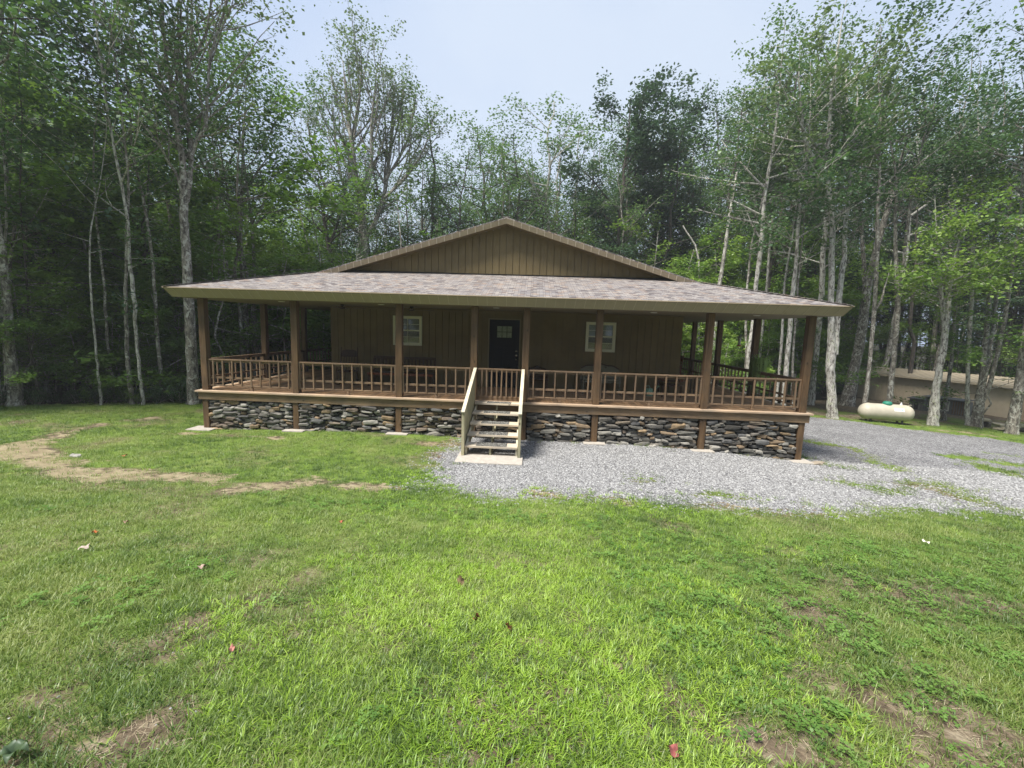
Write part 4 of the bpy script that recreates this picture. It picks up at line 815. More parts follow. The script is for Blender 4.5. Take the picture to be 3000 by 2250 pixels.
for px,py,s_,c,lab,tl in FL:
    g=at_g(px,py); m=MB(); n=14; s_*=.62; th=np.arange(n)*2*np.pi/n; rr=s_*(.55+.3*np.abs(np.sin(th*2.5+.4)))*np.where(np.abs(th-np.pi)<.5,1.1,1); V=[(0,0,.004)]+[(a*np.cos(t),a*np.sin(t)*.7,.012*np.sin(3*t)+.25*a*np.cos(t)**2) for a,t in zip(rr,th)]
    m.add(V,[(0,1+k,1+(k+1)%n) for k in range(n)]); mm,tt,bb=mat('leaf '+lab[:12]); bb.inputs['Base Color'].default_value=(*c,1); nn=noise(tt,mapping(tt,[1,1,1]),40,3); tt.links.new(ramp(tt,nn,[(.3,tuple(x*.6 for x in c)),(.7,tuple(min(1,x*1.25) for x in c))]),bb.inputs['Base Color'])
    o=m.build('fallen_leaf',mm,smooth=True); o.location=(g[0],g[1],g[2]+.035); o.rotation_euler=(tl*.6,tl,rnd.uniform(0,6)); tag(o,lab,'leaf','fallen leaves on the lawn')

g=at_g(45,2238); w=root('broadleaf_weed',(g[0],g[1],g[2]),'broad leaved weed in the bottom corner of the lawn','plant')
m=MB()
for k,(a,l) in enumerate(((.2,.05),(1.5,.045),(2.8,.055),(4.0,.045),(5.2,.05))):
    n=6; u=np.linspace(0,1,n); wd=.018*np.sin(u*np.pi*.92+.12); c=np.stack([np.cos(a)*l*u,np.sin(a)*l*u,.02+.05*np.sin(u*2.6)],1); s_=np.array([-np.sin(a),np.cos(a),0])
    V=np.concatenate([c-s_*wd[:,None]+[0,0,.008],c,c+s_*wd[:,None]+[0,0,.008]]); m.add(V,[(i,i+1,n+i+1,n+i) for i in range(n-1)]+[(n+i,n+i+1,2*n+i+1,2*n+i) for i in range(n-1)])
ch(m,'leaves',ML['open'],w,smooth=True)

# ---------------------------------------------------------------- trees
class TB:
    def __init__(s): s.t=MB(); s.lc=[]; s.ln=[]; s.ls=[]
    def leaves(s,P,k,spread,size,up_=.8):
        P=np.repeat(np.atleast_2d(P),k,0); n=len(P); P=P+rng.normal(0,1,(n,3))*np.array([spread,spread,spread*.38]); s.lc.append(P)
        nn=rng.normal(0,1,(n,3))*.6; nn[:,2]+=up_; s.ln.append(nn/np.linalg.norm(nn,axis=1)[:,None]); s.ls.append(size*rng.uniform(.5,1.3,n))
    def grow(s,p,d,L,r,lvl,o):
        p=np.array(p,float); d=nrm(d); n=max(3,int(L/o['seg'])); P=[p]; h=L/n
        for i in range(n):
            d=nrm(d+rng.normal(0,o['wob'],3)+np.array([0,0,o['up'][lvl]])); P.append(P[-1]+d*h)
        P=np.array(P); rr=np.linspace(r,max(.004,r*.3),len(P))
        if r>.008: s.t.tube(P,rr,5 if r<.05 else 7,cap=False)
        s.kids(P,rr,L,lvl,o,o['start'][lvl])
    def kids(s,P,rr,L,lvl,o,start,cnt=None):
        m=len(P)-1
        if lvl>=o['leaf']:
            us=np.linspace(.25 if lvl<o['max'] else .1,1,max(2,int(L*o['dens']))); idx=us*m; i0=np.minimum(idx.astype(int),m-1); f=(idx-i0)[:,None]; s.leaves(P[i0]*(1-f)+P[i0+1]*f,o['k'],o['spread'],o['size'],o['lup'])
        if lvl<o['max']:
            c=cnt or max(2,int(L*o['num'][lvl]))
            for j in range(c):
                u=start+(1-start)*(j+rng.random())/c; i=min(int(u*m),m-1); f=u*m-i; q=P[i]*(1-f)+P[i+1]*f; ax=nrm(P[i+1]-P[i]); a=rng.random()*6.283
                x=np.cross(ax,[.3,.9,.1]); x=nrm(x); y=np.cross(ax,x); sd_=x*np.cos(a)+y*np.sin(a); an=o['ang'][lvl]*rng.uniform(.7,1.25)
                prof=o['prof'](u) if lvl==0 else (1.1-.5*u)
                l=o['len'][lvl]*prof*rng.uniform(.65,1.2); rad=min(rr[i]*.62,o['rad'][lvl]*prof)
                s.grow(q,ax*math.cos(an)+sd_*math.sin(an),l,rad,lvl+1,o)
    def meshes(s,tm,lm,name):
        T=None
        V=np.concatenate(s.t.v); me=bpy.data.meshes.new('trunk'); me.from_pydata(V.tolist(),[],s.t.f); me.materials.append(tm); me.polygons.foreach_set('use_smooth',[True]*len(me.polygons)); T=me
        if not s.lc: return T,None
        C=np.concatenate(s.lc); Nn=np.concatenate(s.ln); Sz=np.concatenate(s.ls)[:,None]; n=len(C)
        a=rng.normal(0,1,(n,3)); a-=Nn*(a*Nn).sum(1)[:,None]; a/=np.linalg.norm(a,axis=1)[:,None]; b=np.cross(Nn,a)
        V=np.stack([C-a*Sz*.5,C+b*Sz*.36+a*Sz*.05,C+a*Sz*.55-Nn*Sz*.12,C-b*Sz*.36+a*Sz*.05],1).reshape(-1,3)
        F=np.arange(n*4).reshape(n,4); L=arrmesh('crown',V,F,[lm],{'lr':('FLOAT','POINT',np.repeat(rng.random(n),4))})
        return T,L
OP=dict(seg=.55,wob=.10,up=[0,.03,.02,.0,0],start=[.3,.2,.15,.1],leaf=2,max=3,num=[2.0,1.6,2.6],ang=[1.15,.75,.8],len=[2.6,1.15,.55],rad=[.045,.02,.009],dens=4.6,k=6,spread=.23,size=.14,lup=1.4,prof=lambda u:.55+.8*math.sin(min(1,u*1.15)*math.pi)**.8)
def opt(**k): o=dict(OP); o.update(k); return o
def place(Tm,Lm,name,label,cat,group,loc,rz=0,sc=1,tilt=(0,0)):
    e=empty(name,loc,0); e.rotation_euler=(tilt[0],tilt[1],rz); e.scale=(sc,sc,sc) if np.isscalar(sc) else sc; tag(e,label,cat,group)
    t=bpy.data.objects.new('trunk',Tm); COL.objects.link(t); t.parent=e
    if Lm is not None: l=bpy.data.objects.new('crown',Lm); COL.objects.link(l); l.parent=e
    return e
def extend(P,rr,ztop,wob=.05):
    P=list(P); rr=list(rr); d=nrm(P[-1]-P[-2]); d=nrm(d+np.array([0,0,.5])); r0=rr[-1]; z0=P[-1][2]
    while P[-1][2]<ztop: d=nrm(d+rng.normal(0,wob,3)+np.array([0,0,.06])); P.append(P[-1]+d*.7); rr.append(max(.012,r0*(1-(P[-1][2]-z0)/max(.5,ztop-z0)*.9)))
    return np.array(P),np.array(rr)
def smooth_line(P,rr,n=4):
    P=np.array(P);rr=np.array(rr); t=np.arange(len(P)); tt=np.linspace(0,len(P)-1,(len(P)-1)*n+1)
    Q=np.stack([np.interp(tt,t,P[:,i]) for i in range(3)],1); Q[1:-1]=.25*Q[:-2]+.5*Q[1:-1]+.25*Q[2:]; return Q,np.interp(tt,t,rr)
TREEPOS=[]
def pxtree(name,label,group,stems,bark,leaf,top,o,Y=None,crown0=4.0,flare=1.35,cat='tree',twigs=0,fr=None):
    """stems: [[(px,py,width px),...],...]; the first starts at the foot. top: height (m above deck) each stem is drawn out to."""
    if Y is None: b=at_g(stems[0][0][0],stems[0][0][1])
    else: b=at(stems[0][0][0],stems[0][0][1],Y); b=np.array([b[0],b[1],gzf(b[0],b[1])])
    Yb=b[1]; tb=TB(); org=np.array([b[0],b[1],b[2]-.05]); TREEPOS.append((b[0],b[1]))
    for si,st in enumerate(stems):
        P=[];rr=[]
        for k,(px,py,w) in enumerate(st):
            yy=Yb+(0 if si==0 else (.12*k+.0)*(1 if si%2 else -1)*max(1,(Yb/14)))
            q=at(px,py,yy); 
            if si==0 and k==0: q=np.array([b[0],b[1],b[2]-.15])
            P.append(q); rr.append(w*yy/CF/2*.94/math.hypot(1,(px-1500)/CF))
        if si==0:
            f=.12; q=P[0]*(1-f)+P[1]*f; rr0=rr[0]; P.insert(1,P[0]+(P[1]-P[0])*min(.5,.3/np.linalg.norm(P[1]-P[0]))); rr.insert(1,rr0*1.08); rr[0]=rr0*flare; P.insert(2,P[0]+(P[2]-P[0])*min(.6,.9/np.linalg.norm(P[2]-P[0]))); rr.insert(2,rr0*.98)
        Q,qr=smooth_line(P,rr)
        tp=top[si] if isinstance(top,(list,tuple)) else top
        Q,qr=extend(Q,qr,tp) if tp else (Q,qr)
        Q=Q+rng.normal(0,1,Q.shape)*.010; tb.t.tube(Q-org,qr,14 if qr[0]>.15 else 9,cap=False,rough=.07)
        cz=crown0 if not isinstance(crown0,(list,tuple)) else crown0[si]
        m=Q[:,2]>cz
        if m.sum()>3 and o: 
            QQ=Q[m]-org; L=np.linalg.norm(np.diff(QQ,axis=0),axis=1).sum(); tb.kids(QQ,qr[m],L,0,o,0.02)
        for _ in range(twigs):
            i=rng.integers(len(Q)//3,len(Q)-2); 
            if Q[i][2]<1: continue
            a=rng.random()*6.28; tb.grow(Q[i]-org,(math.cos(a),math.sin(a),.25),rng.uniform(.5,1.3),.012,2,opt(k=5,dens=5,size=.13,spread=.12))
    T,L=tb.meshes(MB_[bark],ML[leaf],name)
    return place(T,L,name,label,cat,group,org)
GL='trees at the edge of the wood beside the lawn'; GR='trees around the gravel drive and shed'; GB='trees behind the cabin'
osp=opt(dens=3.6,k=3,spread=.15,size=.14,up=[0,.10,.05,0,0],ang=[.75,.6,.7],len=[2.9,1.3,.6],num=[1.7,1.5,2.2])
# the big mottled tree by the cabin corner
pxtree('tall_maple','thick trunked grey mottled tree standing tallest at the lawn edge by the cabin corner',None,
 [[(568,1183,42),(562,1060,38),(556,940,36),(550,820,33),(545,740,31),(540,640,29),(538,590,26),(533,452,21),(511,316,17),(488,181,14),(475,0,10)],
  [(541,600,22),(556,540,18),(560,452,16),(545,340,15),(538,294,13),(550,230,11),(556,181,10),(562,90,9),(560,-20,7)],
  [(535,560,12),(510,500,11),(470,430,9),(430,375,7),(400,340,5)],[(560,470,12),(565,430,12),(605,370,11),(606,300,10),(612,181,10),(640,90,9),(672,-30,8)],[(505,300,11),(470,250,10),(430,200,9),(360,130,7),(290,60,5)],[(548,200,9),(600,110,8),(620,0,6)]],
 'grey','open',[16,15.5,8.0,15,13,14.5],opt(dens=3.6,k=3,spread=.15,size=.125,up=[0,.10,.05,0,0],ang=[.8,.6,.7],len=[2.3,1.2,.6],num=[1.9,1.5,2.2]),crown0=[5.5,6,5.2,5.5,7,8])
pxtree('forest_tree','second grey trunk half hidden behind the tallest tree by the cabin corner',GL,[[(556,1176,22),(545,1010,24),(528,880,24),(512,780,20),(505,700,16)]],'grey','wood',13,opt(),Y=18.5,crown0=6)
LT=[ # px,py,w , upper, label, bark
 ([(44,1190,52),(32,1030,36),(18,853,32),(0,690,28)],'massive grey trunk with a flared base at the far end of the lawn edge','grey',15),
 ([(22,1182,15),(14,1040,13),(5,920,12),(7,800,11),(18,660,10)],'slim pale trunk leaning just in front of the massive grey trunk','birch',10),
 ([(4,1188,14),(-8,1090,13),(-20,950,12)],'pale slim trunk cut by the picture edge','birch',9),
 ([(127,1184,12),(100,1090,11),(84,1000,10),(80,850,9)],'thin dark trunk leaning away right after the massive grey trunk','dark',11),
 ([(167,1176,19),(152,1050,16),(132,943,15),(112,830,14),(100,700,13),(92,560,11)],'knotted grey trunk curving toward the massive grey trunk','grey',15),
 ([(234,1173,17),(220,1060,16),(212,960,14),(205,850,13),(196,700,12)],'straight grey trunk rising behind the yellow green maple spray','grey',14),
 ([(298,1186,11),(288,1090,10),(280,1000,9),(268,880,8)],'thin straight pale trunk standing at the very edge of the lawn','birch',9),
 ([(337,1178,14),(322,1070,12),(312,960,11),(306,850,10)],'slim trunk with leaf sprays on both sides midway along the lawn edge','grey',12),
 ([(388,1184,18),(374,1060,16),(370,940,14),(368,820,13),(372,700,11)],'upright grey trunk touching a leaning neighbour midway up','grey',14),
 ([(422,1186,13),(408,1080,12),(398,980,12),(392,870,15),(380,760,13),(372,620,11)],'peeling pale trunk bowed against its upright neighbour','birch',14),
 ([(480,1176,16),(468,1060,14),(460,960,13),(452,840,12),(440,700,11)],'lone grey trunk above the leafy bush near the tallest tree','grey',14)]
for k,(st,lab,bark,tp) in enumerate(LT): pxtree('forest_tree',lab,GL,[st],bark,'wood',tp,opt(num=[1.7,1.6,2.6]),crown0=(3.4 if tp<12 else 4.3),twigs=3,flare=1.7 if k==0 else 1.3)
for st,lab,Y in (([(662,1110,13),(656,1000,12),(648,880,11),(640,700,10)],'pale trunk seen under the porch roof nearest the corner post',18.5),
  ([(726,1110,19),(722,1000,18),(716,900,17),(706,740,14)],'stout pale trunk seen under the porch roof in the middle of the bay',19),
  ([(748,1110,17),(745,1000,17),(741,900,15),(744,760,12)],'rough pale twin trunk beside the side porch post',19),
  ([(762,1110,14),(760,1000,14),(752,960,12),(738,880,11)],'bent pale trunk crossing the rough twin trunk by the side porch post',19.3),
  ([(952,1090,5),(949,1000,5),(946,880,5)],'thin white sapling visible just off the cabin wall corner',22),
  ([(683,1110,12),(680,980,11),(676,860,10)],'dim grey trunk between the two pale trunks under the porch roof',21)):
    pxtree('forest_tree',lab,GL,[st],'grey','wood',12.5,opt(),Y=Y,crown0=5.0)
# the tall open tree behind the roof
ob=opt(dens=3.6,k=4,spread=.2,size=.15,up=[0,.12,.08,.02,0],ang=[.6,.6,.7],len=[3.0,1.6,.8],num=[1.9,1.6,2.2],rad=[.06,.03,.011],wob=.07)
pxtree('open_tree','tall vase shaped tree with sparse leaves and many rising grey limbs behind the cabin roof',None,
 [[(1080,980,34),(1074,850,30),(1068,723,26),(1062,650,24),(1054,588,20),(1040,500,16),(1032,430,14),(1020,350,11),(1012,250,8)],
  [(1068,700,15),(1100,650,14),(1125,580,13),(1133,520,12),(1145,430,10),(1150,350,9),(1155,250,6)],[(1056,600,11),(1080,540,11),(1090,480,10),(1088,380,9),(1096,280,6)],[(1062,660,9),(1030,600,9),(1000,530,8),(985,430,7),(975,330,5)],
  [(1064,690,9),(1020,660,9),(985,600,8),(945,530,7),(915,440,6),(900,360,4)],[(1133,525,9),(1170,460,8),(1200,400,7),(1215,300,5)],[(1125,580,9),(1180,530,8),(1220,480,7),(1250,420,5)],[(1032,430,8),(1050,330,7),(1058,220,5)]],
 'grey','open',[17.4,15.2,17.0,15.5,12.5,13.5,11.5,18.2],ob,Y=28,crown0=[8,7.5,7.5,7.5,7,7.5,7.5,8])
pxtree('forest_tree','dark forked trunk bending behind the low end of the gable roof',GB,[[(985,900,15),(975,780,14),(958,700,12),(945,610,9)],[(962,720,9),(985,670,8),(1000,600,6)]],'dark','wood',[11,11],opt(),Y=27,crown0=4.5)
# pale trees on the gravel side
obr=opt(dens=4.4,k=7,size=.16,up=[0,.08,.05,0,0],num=[1.5,1.5,2.4],len=[2.6,1.3,.6],spread=.19)
pxtree('twin_birch','pale flaking twin trunk with a burl near its foot, beside the cabin corner on gravel',None,
 [[(2440,1225,34),(2436,1150,29),(2432,1085,30),(2436,1030,32),(2436,970,22),(2434,886,19),(2437,750,20),(2440,680,17),(2434,610,16),(2425,520,14),(2425,452,13),(2434,294,10),(2452,158,8)],
  [(2445,1040,22),(2452,960,18),(2457,886,20),(2466,800,18),(2474,745,16),(2475,678,14),(2488,560,13),(2497,475,12),(2490,384,10),(2480,310,8),(2478,200,6)],
  [(2426,528,12),(2400,480,12),(2366,436,11),(2352,380,10),(2348,316,8),(2340,240,6)],[(2499,470,9),(2508,430,8),(2506,370,7),(2512,280,5)]],'birch','open',[14.8,13,12.5,12.5],obr,crown0=[6.5,6.8,7,7],twigs=5)
pxtree('birch_tree','smooth pale trunk just past the corner of the porch roof, left of the twin trunk',GR,[[(2374,1186,24),(2383,1100,18),(2393,1021,17),(2400,940,17),(2408,860,18),(2411,750,17),(2420,640,14),(2430,500,11)]],'birch','wood',14,opt(),crown0=5.0,twigs=2)
pxtree('leaning_tree','thick grey tree leaning over the end of the long shed roof',GR,[[(2484,1157,46),(2502,1085,34),(2520,999,32),(2534,900,30),(2540,850,28),(2560,760,22),(2590,650,19),(2625,540,15)],[(2535,905,16),(2534,820,16),(2528,720,13),(2520,600,11)]],'grey','wood',[13,14],opt(),Y=25,crown0=7)
pxtree('forest_tree','slim grey trunk with a side fork directly behind the rounded tank end',GR,[[(2533,1196,17),(2546,1080,14),(2556,976,14),(2564,863,14),(2570,745,13),(2572,600,11)],[(2566,905,9),(2580,885,8),(2590,850,6)]],'grey','wood',[14,5.2],opt(),crown0=[6.5,20],Y=20)
pxtree('forest_tree','peeling trunk rising straight behind the green tank dome',GR,[[(2606,1190,22),(2612,1110,18),(2622,1021,18),(2631,908,18),(2628,860,17),(2625,760,14),(2622,640,11)],[(2628,860,11),(2645,780,11),(2655,690,11),(2666,600,9)]],'grey','wood',[13,14],opt(),Y=20.5,crown0=6.8)
pxtree('maple_tree','bright pale trunk with green lichen forking low, between tank and hutch',GR,[[(2732,1246,36),(2742,1150,27),(2752,1080,24),(2764,1021,24),(2771,953,22),(2760,880,15),(2755,820,12)],[(2773,960,15),(2780,900,14),(2782,850,13),(2790,790,10)]],'birch','bright',[7.6,8.2],opt(size=.14,k=9,dens=6,len=[2.2,1.1,.55],ang=[1.25,.7,.8],num=[3.2,2.0,2.8],rad=[.028,.014,.008],up=[0,-.01,0,0,0]),crown0=[3.2,3.2],twigs=2)
pxtree('forest_tree','thin greenish trunk right behind the bright forked maple',GR,[[(2764,1231,16),(2774,1140,13),(2787,1060,12),(2795,960,11),(2800,850,10)]],'grey','wood',11,opt(),crown0=4.6,twigs=3)
pxtree('forest_tree','narrow mottled trunk in front of the slatted end of the hutch',GR,[[(2836,1246,18),(2834,1150,15),(2836,1066,15),(2842,960,14),(2848,853,14),(2850,700,12)]],'birch','wood',12.5,opt(),crown0=4.8,twigs=4)
pxtree('clump_tree','dark clump of three stems fanning out from one foot before the shed wall',GR,[[(2866,1217,38),(2872,1150,26),(2882,1060,20),(2892,953,17),(2900,850,15),(2908,740,13)],[(2868,1180,20),(2890,1090,15),(2905,1000,14),(2918,886,13),(2935,760,11)],[(2872,1190,18),(2895,1140,17),(2920,1050,15),(2945,930,15),(2960,830,13),(2979,700,11)]],'grey','wood',[13,12,12],opt(),Y=20,crown0=5.5)
pxtree('oak_tree','massive dark trunk at the far end of the shed roof, cut by the picture edge',GR,[[(2972,1222,42),(2984,1150,36),(3002,1040,34),(3018,900,30),(3030,700,26)]],'grey','wood',14,opt(),Y=18.5,crown0=5)
for st,lab,Y,bk,tp in (([(2088,1080,13),(2092,976,13),(2108,836,13),(2122,746,12),(2135,650,10),(2160,497,6)],'bare whitish dead trunk leaning up behind the end of the main roof',24,'birch',0),
  ([(2188,1110,13),(2196,1020,13),(2207,940,13),(2214,840,13),(2230,723,15),(2240,565,12),(2262,450,9)],'mottled white trunk forking high, behind the hanging feeder and plant',20,'birch',14),
  ([(2190,1110,9),(2186,1000,8),(2185,900,8)],'slim brown stem beside the mottled white trunk behind the bird feeder',20.4,'grey',10),
  ([(2302,1120,17),(2310,1020,16),(2318,900,15),(2330,795,13),(2340,650,11)],'birch trunk framed between the hanging plant and the corner post',20,'birch',13),
  ([(2282,1110,9),(2290,1000,9),(2296,880,8)],'thin pale stem left of the birch between plant and corner post',20.5,'birch',10),
  ([(2328,1130,9),(2324,1020,8),(2330,930,8)],'thin stem nearest the corner post on the gravel side',20.2,'grey',9.5),
  ([(2075,820,6),(2050,740,6),(2000,660,4)],'thin bare pole leaning behind the end of the gable',27,'birch',0),
  ([(2250,850,8),(2255,720,8),(2262,640,6)],'broken pale snag standing behind the porch roof',24,'birch',0)):
    pxtree('birch_tree',lab,GR,[st],bk,'wood',tp,opt() if tp else None,Y=Y,crown0=4.5)
pxtree('forest_tree','dark crooked trunk behind the middle of the long shed roof',GR,[[(2668,1080,16),(2680,1000,14),(2664,960,13),(2672,890,12),(2680,800,10)]],'dark','wood',12,opt(),Y=29,crown0=5)
# shared forest varieties
VAR=[]
for k in range(6):
    h=rng.uniform(15,17); tb=TB(); n=22; P=np.zeros((n,3)); P[:,2]=np.linspace(-.3,h,n); P[:,0]=np.cumsum(rng.normal(0,.10,n)); P[:,1]=np.cumsum(rng.normal(0,.10,n)); P[:,:2]-=P[0,:2]
    rr=.15*(1-np.linspace(0,1,n)**1.3*.88); rr[0]*=1.3; tb.t.tube(P,rr,8,cap=False,rough=.1)
    o=opt(num=[1.9,1.5,2.4],dens=4.3,k=6,size=.145,spread=.26,len=[2.6,1.25,.55]); m=P[:,2]>h*(.18+.06*(k%3)); tb.kids(P[m],rr[m],h*.68,0,o,0)
    T,L=tb.meshes(MB_[['dark','grey','dark','grey','birch','dark'][k]],ML['wood'],'v'); VAR.append((T,L,h))
DV=[]
for k in range(2):
    h=16; tb=TB(); n=18; P=np.zeros((n,3)); P[:,2]=np.linspace(-.3,h,n); P[:,0]=np.cumsum(rng.normal(0,.12,n)); rr=.22*(1-np.linspace(0,1,n)*.85); tb.t.tube(P,rr,8,cap=False)
    o=opt(num=[2.3,1.8,2.6],dens=5,k=10,size=.19,spread=.28,len=[3.4,1.5,.6]); m=P[:,2]>h*.25; tb.kids(P[m],rr[m],h*.75,0,o,0); T,L=tb.meshes(MB_['dark'],ML['deep'],'d'); DV.append((T,L,h))
UV=[]
for k in range(4):           # layered understory maples
    h=rng.uniform(3.6,5); tb=TB(); n=9; P=np.zeros((n,3)); P[:,2]=np.linspace(-.1,h,n); P[:,0]=np.cumsum(rng.normal(0,.09,n)); P[:,1]=np.cumsum(rng.normal(0,.09,n)); rr=.035*(1-np.linspace(0,1,n)*.7); tb.t.tube(P,rr,6,cap=False)
    o=opt(num=[3.0,2.4,2.8],ang=[1.4,.7,.7],up=[0,.0,-.01,0,0],len=[1.9,.9,.45],rad=[.015,.009,.006],dens=9,k=10,size=.095,spread=.11,lup=1.8,seg=.35); tb.kids(P,rr,h,0,o,.3); T,L=tb.meshes(MB_['grey'],ML['bright'],'u'); UV.append((T,L,h))
BV=[]
for k in range(3):
    tb=TB()
    for j in range(9): a=rng.random()*6.28; tb.grow((0.1*math.cos(a),.1*math.sin(a),0),(.5*math.cos(a),.5*math.sin(a),1),rng.uniform(.5,.9),.01,1,opt(num=[1,5,4],len=[.5,.35,.2],seg=.15,dens=14,k=3,size=.065,spread=.05,leaf=1,up=[0,.02,0,0,0]))
    T,L=tb.meshes(MB_['grey'],ML['bright' if k==2 else 'wood'],'b'); BV.append((T,L,.9))
SKY=np.array([(-900,-200),(0,-20),(180,120),(290,290),(450,290),(620,300),(700,370),(780,440),(850,500),(930,520),(1000,500),(1130,450),(1300,420),(1400,400),(1480,390),(1560,410),(1640,350),(1740,370),(1800,310),(1900,290),(1960,330),(2000,430),(2080,230),(2200,130),(2300,80),(2400,20),(2600,60),(2700,140),(2830,60),(2900,110),(3000,180),(3400,240),(4200,300)],float)
def treetop(x,y,jitter):
    px,_=pxof((x,y,8)); py=np.interp(px,SKY[:,0],SKY[:,1])+jitter; return at(px,py,y)[2]
def ok(x,y,r):
    if not forest(np.array([x]),np.array([y]))[0]>.3: return False
    return all((x-a)**2+(y-b)**2>r*r for a,b in TREEPOS)
def shedhit(x,y): 
    u=(x-sa[0])*dx_[0]+(y-sa[1])*dx_[1]; v=-(x-sa[0])*dx_[1]+(y-sa[1])*dx_[0]; return -1<u<Lw+1 and -6<v<dep+.8
cnt={'l':0,'m':0,'r':0}
LB={'l':('slim trunk in the shaded wood behind the lawn edge trees','forest trees behind the lawn edge'),'m':('slender leafy tree in the wood rising behind the cabin roof','forest trees behind the cabin'),'r':('tall leafy tree in the wood behind the gravel drive','forest trees behind the drive and shed')}
for tr in range(6000):
    rg='lmr'[tr%3]
    if cnta:=False: pass
    if rg=='l': x,y=rnd.uniform(-33,-9.5),rnd.uniform(12,36); lim=46; sp=2.2
    elif rg=='m': x,y=rnd.uniform(-10,9),rnd.uniform(28,42); lim=30; sp=2.2
    else: x,y=rnd.uniform(8,44),rnd.uniform(14,46); lim=62; sp=2.1
    if cnt[rg]>=lim or not ok(x,y,sp) or shedhit(x,y): continue
    px,_=pxof((x,y,4)); 
    if px<-500 or px>3500: continue
    h=treetop(x,y,rnd.choice([10,60,120,200]))-gzf(x,y)
    if h<5 or (rg=='m' and h<6): continue
    h=min(h,24); T,L,hv=VAR[rnd.randrange(6)]; s_=h/hv; w=max(.75,min(1.3,s_*rnd.uniform(.85,1.1))); TREEPOS.append((x,y)); cnt[rg]+=1
    place(T,L,'forest_tree',LB[rg][0],'tree',LB[rg][1],(x,y,gzf(x,y)-.05),rnd.uniform(0,6.28),(w,w,s_),(rnd.gauss(0,.03),rnd.gauss(0,.03)))
print('forest',cnt)
for px,py,Y,lab in ((1850,290,31,'broad dense dark blue green tree rising above its neighbours behind the roof'),(1940,320,33,'rounded dark blue green tree overlapping the darkest tree behind the roof')):
    T,L,hv=DV[0 if px<1900 else 1]; q=at(px,py,Y); g=gzf(q[0],q[1]); s_=(q[2]-g)/hv; place(T,L,'dark_tree',lab,'tree','dark trees behind the roof',(q[0],q[1],g),rnd.uniform(0,6),(s_*.95,s_*.95,s_))
for px,py,Y,lab in ((1310,335,30,'leafy tree with the highest rounded top just past the sparse open tree'),(1440,350,31,'leafy tree with a twin top centred behind the gable peak'),(1640,300,30,'pale stemmed tree with a domed top between the gable peak and the dark tree'),(1560,400,29,'lower leafy tree in the dip behind the gable peak')):
    T,L,hv=VAR[rnd.randrange(6)]; q=at(px,py,Y); g=gzf(q[0],q[1]); s_=(q[2]-g)/hv; place(T,L,'forest_tree',lab,'tree',GB,(q[0],q[1],g),rnd.uniform(0,6),(s_*1.15,s_*1.15,s_)); TREEPOS.append((q[0],q[1]))
for x,y,h,lab in ((-15.8,10.6,15,'tall tree overhanging the lawn with dark branches entering the top corner'),):
    T,L,hv=VAR[2]; place(T,L,'overhanging_tree',lab,'tree',None,(x,y,gzf(x,y)),2.0,(1.05,1.05,h/hv))
# understory maples
for px,py,Y,s_,k,lab in ((262,1178,14.6,.6,1,'yellow green maple spray in flat layers over the middle of the lawn edge'),(60,1188,12.5,.7,0,'leafy maple sapling beside the massive grey trunk'),(405,1182,14.2,.5,0,'small maple with soft green layers beside the bowed trunk'),(450,1180,14.4,.5,2,'low maple layers between the bowed trunk and the tallest tree'),
   (150,1178,15.5,.6,3,'bright maple sapling behind the knotted trunk'),(0,1188,12.5,.85,1,'bright leafy sapling at the far picture edge of the lawn'),(2150,1100,19,.62,1,'glowing yellow green bush behind the side railing under the bird feeder'),(2010,1080,22,.95,1,'bright maple foliage beyond the side porch next to the cabin wall'),(2090,1085,22.5,.9,3,'bright sapling behind the second side porch post'),
   (345,1182,14.2,.6,3,'small leafy maple sapling behind the slim trunk with side sprays'),(500,1180,15.2,.6,0,'small leafy sapling just before the tallest tree'),(2900,1130,19.5,1.0,1,'bright maple layers in front of the three stemmed clump'),(860,1100,22,1.1,2,'green sapling filling the gap under the porch roof'),(640,1100,22,1.1,0,'sapling behind the pale trunk nearest the corner post'),(2330,1100,24,1.1,2,'green sapling behind the birch trunks by the corner post')):
    T,L,hv=UV[k]; q=at(px,py,Y); place(T,L,'maple_sapling',lab,'sapling','maple saplings under the tall trees',(q[0],q[1],gzf(q[0],q[1])),rnd.uniform(0,6),(s_*1.25,s_*1.25,s_))
for px,py,s_,k,lab in ((505,1180,1.0,0,'feathery green bush against the foot of the tallest tree'),(520,1183,.7,1,'small leafy bush touching the tallest trunk'),(590,1180,.8,0,'green bush between the tallest tree and the porch corner'),(360,1182,.6,1,'low bush between the slim and the upright trunk'),(440,1184,.6,0,'low bush behind the bowed trunk foot'),(200,1182,.6,1,'low bush beside the knotted trunk foot'),(265,1184,.5,0,'small bush left of the thin straight trunk'),(395,1186,.5,2,'bright weed clump at the upright trunk foot'),(80,1188,.6,0,'weedy bush at the foot of the massive trunk')):
    T,L,hv=BV[k]; q=at_g(px,py); place(T,L,'bush',lab,'bush','bushes along the lawn edge',(q[0],q[1]+.25,gzf(q[0],q[1]+.25)-.02),rnd.uniform(0,6),s_*1.2)
